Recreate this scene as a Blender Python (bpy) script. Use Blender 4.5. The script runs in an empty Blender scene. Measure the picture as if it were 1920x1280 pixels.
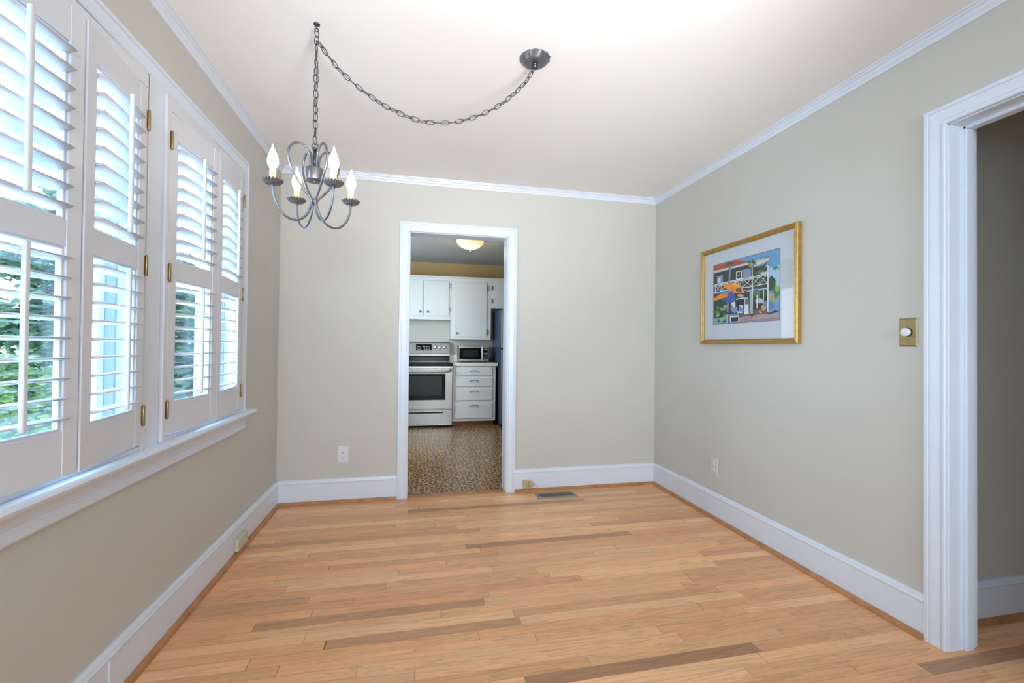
import bpy, bmesh, math, random
from mathutils import Vector, Matrix
PI = math.pi
C = bpy.context.scene.collection
scn = bpy.context.scene
# ------------------------------------------------------------------ camera
cam_d = bpy.data.cameras.new('camera'); cam = bpy.data.objects.new('camera', cam_d); C.objects.link(cam)
cr = Vector((0.97684187, -0.21371101, 0.01037125)); cu = Vector((-0.0125161, -0.00868555, 0.99988395)); cf = Vector((0.21359613, 0.97685831, 0.01115924))
m = Matrix((cr, cu, -cf)).transposed().to_4x4(); m.translation = (0, 0, 1.16); cam.matrix_world = m
cam_d.sensor_width = 36; cam_d.lens = 842.24 / 1920 * 36; cam_d.clip_start = 0.02
scn.camera = cam
# ------------------------------------------------------------------ world, lights, exposure
w = bpy.data.worlds.new('world'); scn.world = w; w.use_nodes = True
wn = w.node_tree; bg = wn.nodes['Background']
wg = wn.nodes.new('ShaderNodeTexCoord'); ws = wn.nodes.new('ShaderNodeSeparateXYZ'); wr = wn.nodes.new('ShaderNodeValToRGB')
wn.links.new(wg.outputs['Generated'], ws.inputs[0]); wn.links.new(ws.outputs['Z'], wr.inputs[0]); wn.links.new(wr.outputs[0], bg.inputs[0])
wr.color_ramp.elements[0].color = (0.62, 0.84, 1, 1); wr.color_ramp.elements[1].color = (0.70, 0.88, 1, 1)
bg.inputs[1].default_value = 2.0
def area(name, loc, target, sx, sy, power, col, portal=False):
    l = bpy.data.lights.new(name, 'AREA'); l.shape = 'RECTANGLE'; l.size = sx; l.size_y = sy; l.energy = power; l.color = col
    if portal: l.cycles.is_portal = True
    o = bpy.data.objects.new(name, l); C.objects.link(o); o.location = loc
    o.rotation_euler = (Vector(target) - Vector(loc)).to_track_quat('-Z', 'Y').to_euler(); return o
def point(name, loc, power, col, r=0.03):
    l = bpy.data.lights.new(name, 'POINT'); l.energy = power; l.color = col; l.shadow_soft_size = r
    o = bpy.data.objects.new(name, l); C.objects.link(o); o.location = loc; return o
area('portal_window_near', (-1.17, 1.43, 1.45), (0, 1.43, 1.45), 0.85, 1.35, 1, (1, 1, 1), True)
area('portal_window_far', (-1.17, 2.34, 1.45), (0, 2.34, 1.45), 0.85, 1.35, 1, (1, 1, 1), True)
area('daylight_sky_windows', (-3.0, 1.6, 1.9), (-0.9, 1.9, 1.45), 3.0, 2.2, 300, (0.48, 0.75, 1.0))
area('ground_bounce_fill', (-2.5, 1.9, -0.55), (-0.6, 1.9, 2.2), 3.4, 1.8, 230, (0.60, 0.81, 1.0))  # lamp added below window level to throw light up onto the ceiling
area('rear_fill_light', (0.3, -7.5, 1.6), (0.4, 3, 1.5), 3.0, 2.0, 345, (0.86, 0.93, 1.0))  # added fill lamp beyond an unseen opening behind the camera
area('side_fill_light', (-1.12, -1.9, 1.5), (2.03, 1.2, 0.7), 1.6, 1.4, 16, (0.58, 0.80, 1.0))  # added bluish fill for the right wall, from an unseen made-up opening
fl = bpy.data.lights.new('ceiling_bounce_fill', 'SPOT'); fl.energy = 225; fl.color = (0.97, 0.965, 0.985); fl.spot_size = math.radians(76); fl.spot_blend = 1.0; fl.shadow_soft_size = 0.22  # added spot aimed upward to brighten the ceiling, no such fixture seen
flo = bpy.data.objects.new('ceiling_bounce_fill', fl); C.objects.link(flo); flo.location = (0.50, -0.25, 1.15); flo.rotation_euler = (Vector((0.42, 1.6, 2.445)) - flo.location).to_track_quat('-Z', 'Y').to_euler()
area('daylight_kitchen_window', (-1.02, 5.2, 1.5), (3, 5.7, 1.1), 1.3, 1.0, 27, (0.74, 0.88, 1.0))
scn.view_settings.view_transform = 'Standard'; scn.view_settings.look = 'None'; scn.view_settings.gamma = 1
scn.view_settings.use_curve_mapping = False
scn.view_settings.exposure = 0.30
scn.cycles.max_bounces = 10; scn.cycles.diffuse_bounces = 6; scn.cycles.use_denoising = True

# ------------------------------------------------------------------ materials
def lin(c): return tuple((x/255/12.92 if x/255 <= 0.04045 else ((x/255+0.055)/1.055)**2.4) for x in c) + (1,)
MATS = {}
def mat(name, rgb, rough=0.5, metal=0.0, noise=0.0, nscale=20, bump=0.0, bscale=80, emit=None, es=0, coat=0, spec=0.5):
    if name in MATS: return MATS[name]
    M = bpy.data.materials.new(name); M.use_nodes = True; nt = M.node_tree; b = nt.nodes['Principled BSDF']
    c = lin(rgb); b.inputs['Base Color'].default_value = c; b.inputs['Roughness'].default_value = rough; b.inputs['Metallic'].default_value = metal
    b.inputs['Specular IOR Level'].default_value = spec
    if coat: b.inputs['Coat Weight'].default_value = coat; b.inputs['Coat Roughness'].default_value = 0.1
    tc = nt.nodes.new('ShaderNodeTexCoord')
    if noise:
        n = nt.nodes.new('ShaderNodeTexNoise'); n.inputs['Scale'].default_value = nscale; n.inputs['Detail'].default_value = 4
        nt.links.new(tc.outputs['Object'], n.inputs['Vector'])
        r = nt.nodes.new('ShaderNodeValToRGB'); r.color_ramp.elements[0].position = 0.3; r.color_ramp.elements[1].position = 0.7
        r.color_ramp.elements[0].color = tuple(x*(1-noise) for x in c[:3])+(1,); r.color_ramp.elements[1].color = tuple(min(1, x*(1+noise)) for x in c[:3])+(1,)
        nt.links.new(n.outputs['Fac'], r.inputs[0]); nt.links.new(r.outputs[0], b.inputs['Base Color'])
    if bump:
        n2 = nt.nodes.new('ShaderNodeTexNoise'); n2.inputs['Scale'].default_value = bscale; n2.inputs['Detail'].default_value = 3
        nt.links.new(tc.outputs['Object'], n2.inputs['Vector'])
        bp = nt.nodes.new('ShaderNodeBump'); bp.inputs['Strength'].default_value = bump; bp.inputs['Distance'].default_value = 0.002
        nt.links.new(n2.outputs['Fac'], bp.inputs['Height']); nt.links.new(bp.outputs[0], b.inputs['Normal'])
    if emit: b.inputs['Emission Color'].default_value = lin(emit); b.inputs['Emission Strength'].default_value = es
    MATS[name] = M; return M
wall_m = mat('greige_wall_paint', (203, 201, 194), 0.55, noise=0.012, nscale=3, bump=0.12, bscale=160)
ceil_m = mat('ceiling_paint', (244, 244, 245), 0.8, noise=0.01, nscale=2, bump=0.1, bscale=120)
trim_m = mat('white_trim_paint', (224, 232, 245), 0.32, noise=0.01, nscale=6, bump=0.12, bscale=25)
shut_m = mat('white_shutter_paint', (220, 222, 229), 0.3, bump=0.04, bscale=30)
vinyl_m = mat('white_window_vinyl', (236, 240, 246), 0.35)
brass_m = mat('brass', (166, 146, 104), 0.34, 0.9, noise=0.1, nscale=60)
pewter_m = mat('pewter_metal', (128, 131, 138), 0.36, 0.85, noise=0.12, nscale=50)
dkmetal_m = mat('dark_chain_metal', (92, 92, 98), 0.35, 0.9)
cord_m = mat('grey_cord', (95, 92, 90), 0.6)
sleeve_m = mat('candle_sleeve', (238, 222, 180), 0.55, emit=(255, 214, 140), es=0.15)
bulb_m = mat('lit_bulb', (255, 250, 240), 0.2, emit=(255, 238, 205), es=9)
tan_m = mat('tan_plastic', (196, 176, 128), 0.4)
cream_m = mat('cream_plastic', (205, 200, 178), 0.4)
plate_m = mat('white_plastic', (226, 226, 238), 0.35)
wplate_m = mat('painted_plate', (205, 210, 206), 0.45)
slot_m = mat('dark_slot', (62, 60, 66), 0.6)
black_m = mat('black_enamel', (5, 6, 8), 0.16, spec=0.12)
dark_m = mat('dark_gap', (14, 13, 14), 0.8)
gold_m = mat('gold_frame', (184, 146, 82), 0.36, 0.6, noise=0.16, nscale=40)
matb_m = mat('mat_board', (198, 206, 214), 0.7)
ventg_m = mat('brown_grey_vent_metal', (150, 143, 128), 0.5, 0.0)
steel_m = mat('stainless_steel', (142, 140, 137), 0.34, 1.0, noise=0.04, nscale=8)
steelp_m = mat('light_steel', (168, 164, 158), 0.3, 0.8)
cab_m = mat('cabinet_paint', (214, 214, 212), 0.38, bump=0.05, bscale=30)
lam_m = mat('cream_laminate', (222, 220, 200), 0.3)
toe_m = mat('brown_toe_kick', (120, 66, 30), 0.45, noise=0.15, nscale=8)
kwall_m = mat('kitchen_wall_paint', (184, 154, 104), 0.6, noise=0.02, nscale=3)
ksplash_m = mat('kitchen_splash_paint', (190, 184, 172), 0.5)
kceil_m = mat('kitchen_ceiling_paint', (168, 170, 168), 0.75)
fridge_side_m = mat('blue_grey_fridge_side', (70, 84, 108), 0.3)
handle_m = mat('nickel_pull', (135, 135, 138), 0.3, 0.95)
white_mark_m = mat('white_marking', (225, 228, 225), 0.5)
green_mark_m = mat('lit_display', (140, 170, 90), 0.5, emit=(150, 160, 80), es=0.12)
dome_m = mat('frosted_lit_glass', (255, 236, 200), 0.3, emit=(255, 222, 160), es=0.7)
knobw_m = mat('white_knob', (228, 228, 232), 0.25)

def oak(name, dark=1.0, w=0.0572, L=0.95):
    M = bpy.data.materials.new(name); M.use_nodes = True; nt = M.node_tree; b = nt.nodes['Principled BSDF']; N = nt.nodes.new; K = nt.links.new
    tc = N('ShaderNodeTexCoord'); sp = N('ShaderNodeSeparateXYZ'); K(tc.outputs['Object'], sp.inputs[0])
    def mth(op, a, bb=None, cc=None):
        n = N('ShaderNodeMath'); n.operation = op
        for i, v in enumerate((a, bb, cc)):
            if v is None: continue
            if isinstance(v, (int, float)): n.inputs[i].default_value = v
            else: K(v, n.inputs[i])
        return n.outputs[0]
    yr = mth('DIVIDE', sp.outputs['Y'], w); row = mth('FLOOR', yr); fy = mth('FRACT', yr)
    wn_ = N('ShaderNodeTexWhiteNoise'); wn_.noise_dimensions = '1D'; K(row, wn_.inputs['W'])
    # board lengths vary: the joint positions are displaced inside each row
    xo = mth('ADD', sp.outputs['X'], mth('MULTIPLY', wn_.outputs['Value'], 7.3))
    wob = N('ShaderNodeTexNoise'); wob.noise_dimensions = '2D'; wob.inputs['Scale'].default_value = 1.0
    cv = N('ShaderNodeCombineXYZ'); K(mth('MULTIPLY', xo, 0.8), cv.inputs[0]); K(mth('MULTIPLY', row, 3.7), cv.inputs[1]); K(cv.outputs[0], wob.inputs['Vector'])
    xr = mth('ADD', mth('DIVIDE', xo, L), mth('MULTIPLY', wob.outputs['Fac'], 0.9)); ix = mth('FLOOR', xr); fx = mth('FRACT', xr)
    cid = N('ShaderNodeCombineXYZ'); K(ix, cid.inputs[0]); K(row, cid.inputs[1])
    wi = N('ShaderNodeTexWhiteNoise'); wi.noise_dimensions = '2D'; K(cid.outputs[0], wi.inputs['Vector'])
    ramp = N('ShaderNodeValToRGB'); K(wi.outputs['Value'], ramp.inputs[0]); e = ramp.color_ramp.elements
    cols = [(0.0, (166, 124, 92)), (0.015, (186, 142, 106)), (0.05, (212, 160, 114)), (0.2, (214, 158, 112)), (0.5, (222, 170, 122)), (0.8, (229, 183, 136)), (0.93, (221, 164, 122)), (1.0, (208, 148, 110))]
    e[0].position, e[1].position = 0, 1
    for i, (p_, c_) in enumerate(cols):
        el = e[0] if i == 0 else (e[-1] if i == len(cols)-1 else e.new(p_)); el.color = tuple(v*dark for v in lin(c_)[:3])+(1,)
    # grain, stretched along the board and shifted per board
    gv = N('ShaderNodeCombineXYZ'); K(mth('ADD', mth('MULTIPLY', sp.outputs['X'], 1.1), mth('MULTIPLY', wi.outputs['Value'], 40)), gv.inputs[0])
    K(mth('MULTIPLY', sp.outputs['Y'], 22), gv.inputs[1]); K(mth('MULTIPLY', wi.outputs['Value'], 17), gv.inputs[2])
    g1 = N('ShaderNodeTexNoise'); g1.inputs['Scale'].default_value = 1.0; g1.inputs['Detail'].default_value = 1.5; g1.inputs['Distortion'].default_value = 0.25; K(gv.outputs[0], g1.inputs['Vector'])
    gw = mth('FRACT', mth('MULTIPLY', g1.outputs['Fac'], 11.0)); gw = mth('POWER', gw, 2.5)
    g2 = N('ShaderNodeTexNoise'); g2.inputs['Scale'].default_value = 1.0; g2.inputs['Detail'].default_value = 2
    g2v = N('ShaderNodeCombineXYZ'); K(mth('MULTIPLY', sp.outputs['X'], 5), g2v.inputs[0]); K(mth('MULTIPLY', sp.outputs['Y'], 260), g2v.inputs[1]); K(g2v.outputs[0], g2.inputs['Vector'])
    g3 = N('ShaderNodeTexNoise'); g3.inputs['Scale'].default_value = 1.0; g3.inputs['Detail'].default_value = 2
    g3v = N('ShaderNodeCombineXYZ'); K(mth('ADD', mth('MULTIPLY', sp.outputs['X'], 2.5), mth('MULTIPLY', wi.outputs['Value'], 9)), g3v.inputs[0]); K(mth('MULTIPLY', sp.outputs['Y'], 14), g3v.inputs[1]); K(g3v.outputs[0], g3.inputs['Vector'])
    val = mth('SUBTRACT', 1.42, mth('MULTIPLY', gw, 0.30)); val = mth('SUBTRACT', val, mth('MULTIPLY', g2.outputs['Fac'], 0.42)); val = mth('ADD', val, mth('MULTIPLY', mth('SUBTRACT', g3.outputs['Fac'], 0.5), 0.28))
    # seams
    s1 = mth('LESS_THAN', fy, 0.022); s2 = mth('LESS_THAN', fx, 0.0022); seam = mth('MAXIMUM', mth('MULTIPLY', s1, 0.38), mth('MULTIPLY', s2, 0.6))
    wj = N('ShaderNodeTexWhiteNoise'); wj.noise_dimensions = '3D'; cj = N('ShaderNodeCombineXYZ'); K(ix, cj.inputs[0]); K(row, cj.inputs[1]); cj.inputs[2].default_value = 5.5; K(cj.outputs[0], wj.inputs['Vector'])
    val = mth('MULTIPLY', val, mth('ADD', 0.93, mth('MULTIPLY', wj.outputs['Value'], 0.16)))
    val = mth('MULTIPLY', val, mth('SUBTRACT', 1.0, seam))
    mx = N('ShaderNodeVectorMath'); mx.operation = 'SCALE'; K(ramp.outputs[0], mx.inputs[0]); K(val, mx.inputs['Scale']); K(mx.outputs[0], b.inputs['Base Color'])
    b.inputs['Roughness'].default_value = 0.33
    bp = N('ShaderNodeBump'); bp.inputs['Strength'].default_value = 0.25; bp.inputs['Distance'].default_value = 0.001; K(val, bp.inputs['Height']); K(bp.outputs[0], b.inputs['Normal'])
    return M
oak_m = oak('oak_strip_floor'); oakh_m = oak_m
shoe_m = mat('oak_shoe_moulding', (180, 126, 82), 0.4, noise=0.2, nscale=14)

def vinyl_floor():
    M = bpy.data.materials.new('patterned_vinyl'); M.use_nodes = True; nt = M.node_tree; b = nt.nodes['Principled BSDF']; N = nt.nodes.new; K = nt.links.new
    tc = N('ShaderNodeTexCoord')
    v = N('ShaderNodeTexVoronoi'); v.feature = 'DISTANCE_TO_EDGE'; v.inputs['Scale'].default_value = 26; v.inputs['Randomness'].default_value = 0.75
    n = N('ShaderNodeTexNoise'); n.inputs['Scale'].default_value = 30; n.inputs['Detail'].default_value = 2
    mx = N('ShaderNodeMixRGB'); mx.inputs[0].default_value = 0.035; K(tc.outputs['Object'], mx.inputs[1]); K(n.outputs['Color'], mx.inputs[2]); K(mx.outputs[0], v.inputs['Vector'])
    K(tc.outputs['Object'], n.inputs['Vector'])
    r = N('ShaderNodeValToRGB'); K(v.outputs['Distance'], r.inputs[0]); e = r.color_ramp.elements
    e[0].position = 0.03; e[0].color = lin((214, 186, 130)); e[1].position = 0.09; e[1].color = lin((122, 79, 40)); q = e.new(0.3); q.color = lin((100, 60, 28))
    n2 = N('ShaderNodeTexNoise'); n2.inputs['Scale'].default_value = 9; K(tc.outputs['Object'], n2.inputs['Vector'])
    m2 = N('ShaderNodeMixRGB'); m2.blend_type = 'MULTIPLY'; m2.inputs[0].default_value = 0.5; K(r.outputs[0], m2.inputs[1]); K(n2.outputs['Color'], m2.inputs[2])
    K(r.outputs[0], b.inputs['Base Color']); b.inputs['Roughness'].default_value = 0.22
    return M
vin_m = vinyl_floor()
def glass_mat():
    M = bpy.data.materials.new('window_glass'); M.use_nodes = True; nt = M.node_tree; nt.nodes.clear(); N = nt.nodes.new; K = nt.links.new
    o = N('ShaderNodeOutputMaterial'); t = N('ShaderNodeBsdfTransparent'); g = N('ShaderNodeBsdfGlossy'); g.inputs['Roughness'].default_value = 0.02
    t.inputs[0].default_value = (0.93, 0.97, 0.98, 1); mx = N('ShaderNodeMixShader'); mx.inputs[0].default_value = 0.07
    K(t.outputs[0], mx.inputs[1]); K(g.outputs[0], mx.inputs[2]); K(mx.outputs[0], o.inputs[0]); return M
glass_m = glass_mat()
leaf_m = mat('leaf_green', (150, 182, 160), 0.6, noise=0.45, nscale=3)
leaf2_m = mat('leaf_dark_green', (112, 146, 136), 0.6, noise=0.45, nscale=3)
leaf3_m = mat('leaf_light_green', (158, 192, 122), 0.6, noise=0.4, nscale=4)
bark_m = mat('grey_bark', (150, 148, 146), 0.9, noise=0.3, nscale=12)
grass_m = mat('lawn_grass', (164, 184, 158), 0.9, noise=0.35, nscale=5)

# ------------------------------------------------------------------ mesh helpers
class MB:
    def __init__(s): s.v = []; s.f = []; s.mi = []; s.sm = []
    def add(s, vs, fs, mi=0, sm=False, M=None):
        o = len(s.v); s.v += [tuple(M @ Vector(v)) if M else tuple(v) for v in vs]
        for f in fs: s.f.append([i+o for i in f]); s.mi.append(mi); s.sm.append(sm)
    def box(s, x0, x1, y0, y1, z0, z1, mi=0, M=None):
        v = [(x0,y0,z0),(x1,y0,z0),(x1,y1,z0),(x0,y1,z0),(x0,y0,z1),(x1,y0,z1),(x1,y1,z1),(x0,y1,z1)]
        s.add(v, [(0,3,2,1),(4,5,6,7),(0,1,5,4),(1,2,6,5),(2,3,7,6),(3,0,4,7)], mi, False, M)
    def lathe(s, prof, c=(0,0,0), axis='z', n=32, mi=0, flute=None, sm=True):
        vs = []; fs = []; k = len(prof)
        for j in range(n):
            a = 2*PI*j/n
            for i, (r, h) in enumerate(prof):
                rr = r
                if flute and flute[0] <= i <= flute[1]: rr = r*(1+flute[3]*math.cos(a*flute[2])); h = h+flute[4]*math.cos(a*flute[2])
                x, y = rr*math.cos(a), rr*math.sin(a)
                p = {'z': (x, y, h), 'y': (x, h, -y), 'x': (h, x, y)}[axis]
                vs.append((c[0]+p[0], c[1]+p[1], c[2]+p[2]))
        for j in range(n):
            for i in range(k-1):
                a, b = j*k+i, ((j+1) % n)*k+i
                fs.append((a, b, b+1, a+1))
        s.add(vs, fs, mi, sm)
    def cyl(s, c, r, h, axis='z', n=24, mi=0, sm=True):
        s.lathe([(0, 0), (r, 0), (r, h), (0, h)], c, axis, n, mi, sm=False if not sm else True)
    def tube(s, pts, r, n=10, mi=0, closed=False, sy=1.0):
        pts = [Vector(p) for p in pts]; K = len(pts); fr = []
        T = []
        for i in range(K):
            if closed: t = pts[(i+1) % K]-pts[i-1]
            else: t = pts[min(i+1, K-1)]-pts[max(i-1, 0)]
            T.append(t.normalized())
        up = Vector((0, 0, 1)) if abs(T[0].z) < 0.9 else Vector((1, 0, 0))
        nrm = (up-T[0]*up.dot(T[0])).normalized()
        vs = []; fs = []
        for i in range(K):
            nrm = (nrm-T[i]*nrm.dot(T[i])).normalized(); bn = T[i].cross(nrm); rr = r[i] if isinstance(r, (list, tuple)) else r
            for j in range(n):
                a = 2*PI*j/n; vs.append(pts[i]+nrm*rr*math.cos(a)+bn*rr*sy*math.sin(a))
        for i in range(K if closed else K-1):
            for j in range(n):
                a, b = i*n+j, i*n+(j+1) % n; c_, d = ((i+1) % K)*n+(j+1) % n, ((i+1) % K)*n+j
                fs.append((a, b, c_, d))
        if not closed: fs.append(tuple(reversed(range(n)))); fs.append(tuple(range((K-1)*n, K*n)))
        s.add(vs, fs, mi, True)
    def loft(s, rings, mi=0, caps=True, sm=False):
        n = len(rings[0]); vs = [p for r in rings for p in r]; fs = []
        for i in range(len(rings)-1):
            for j in range(n):
                fs.append((i*n+j, i*n+(j+1) % n, (i+1)*n+(j+1) % n, (i+1)*n+j))
        if caps: fs.append(tuple(reversed(range(n)))); fs.append(tuple(range((len(rings)-1)*n, len(rings)*n)))
        s.add(vs, fs, mi, sm)
    def prism(s, poly, y0, y1, mi=0):     # polygon in (x,z) pushed from y0 to y1
        s.loft([[(x, y0, z) for x, z in poly], [(x, y1, z) for x, z in poly]], mi)
    def build(s, name, mats, parent=None, bevel=0, seg=2):
        me = bpy.data.meshes.new(name); me.from_pydata(s.v, [], s.f)
        for m_ in (mats if isinstance(mats, (list, tuple)) else [mats]): me.materials.append(m_)
        me.polygons.foreach_set('material_index', s.mi); me.polygons.foreach_set('use_smooth', s.sm); me.update()
        bm = bmesh.new(); bm.from_mesh(me); bmesh.ops.remove_doubles(bm, verts=bm.verts, dist=1e-6)
        bmesh.ops.recalc_face_normals(bm, faces=bm.faces); bm.to_mesh(me); bm.free()
        o = bpy.data.objects.new(name, me); C.objects.link(o)
        if parent: o.parent = parent
        if bevel:
            b = o.modifiers.new('bevel', 'BEVEL'); b.width = bevel; b.segments = seg; b.limit_method = 'ANGLE'; b.angle_limit = math.radians(40)
        return o
def thing(name, label, cat, loc=(0, 0, 0), rotz=0, group=None):
    o = bpy.data.objects.new(name, None); C.objects.link(o); o.location = loc; o.rotation_euler = (0, 0, rotz); o.empty_display_size = 0.05
    o['label'] = label; o['category'] = cat
    if group: o['group'] = group
    return o
def structure(o, label, cat): o['kind'] = 'structure'; o['label'] = label; o['category'] = cat; return o
def tag(o, label, cat, group=None):
    o['label'] = label; o['category'] = cat
    if group: o['group'] = group
    return o
def sweep(mb, path, prof, mi=0):
    """profile (d, z) carried along a floor-plan path; d is measured to the LEFT of the direction of travel, mitred corners"""
    n = len(path); rings = []
    for i, (x, y) in enumerate(path):
        def nd(a, b): d = Vector((b[0]-a[0], b[1]-a[1])).normalized(); return Vector((-d.y, d.x))
        if i == 0: nn = nd(path[0], path[1]); k = 1
        elif i == n-1: nn = nd(path[-2], path[-1]); k = 1
        else:
            a, b = nd(path[i-1], path[i]), nd(path[i], path[i+1]); nn = (a+b).normalized(); k = 1/max(0.2, nn.dot(a))
        rings.append([(x+nn.x*d*k, y+nn.y*d*k, z) for d, z in prof])
    mb.loft(rings, mi)
def casing(mb, x0, x1, zb, zt, prof, mi=0):
    """U-shaped mitred casing in the local xz plane; prof = (u outward from the opening, h towards -y)"""
    rings = [[(x0-u, -h, zb) for u, h in prof], [(x0-u, -h, zt+u) for u, h in prof], [(x1+u, -h, zt+u) for u, h in prof], [(x1+u, -h, zb) for u, h in prof]]
    mb.loft(rings, mi)
CAS = [(0, 0), (0, .016), (.003, .019), (.010, .019), (.013, .013), (.016, .013), (.020, .0165), (.050, .0195), (.053, .0195), (.055, .016), (.058, .016), (.060, .021), (.072, .021), (.0745, .018), (.0745, 0)]
def screen_root(name, o_loc, rz): return None
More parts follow.
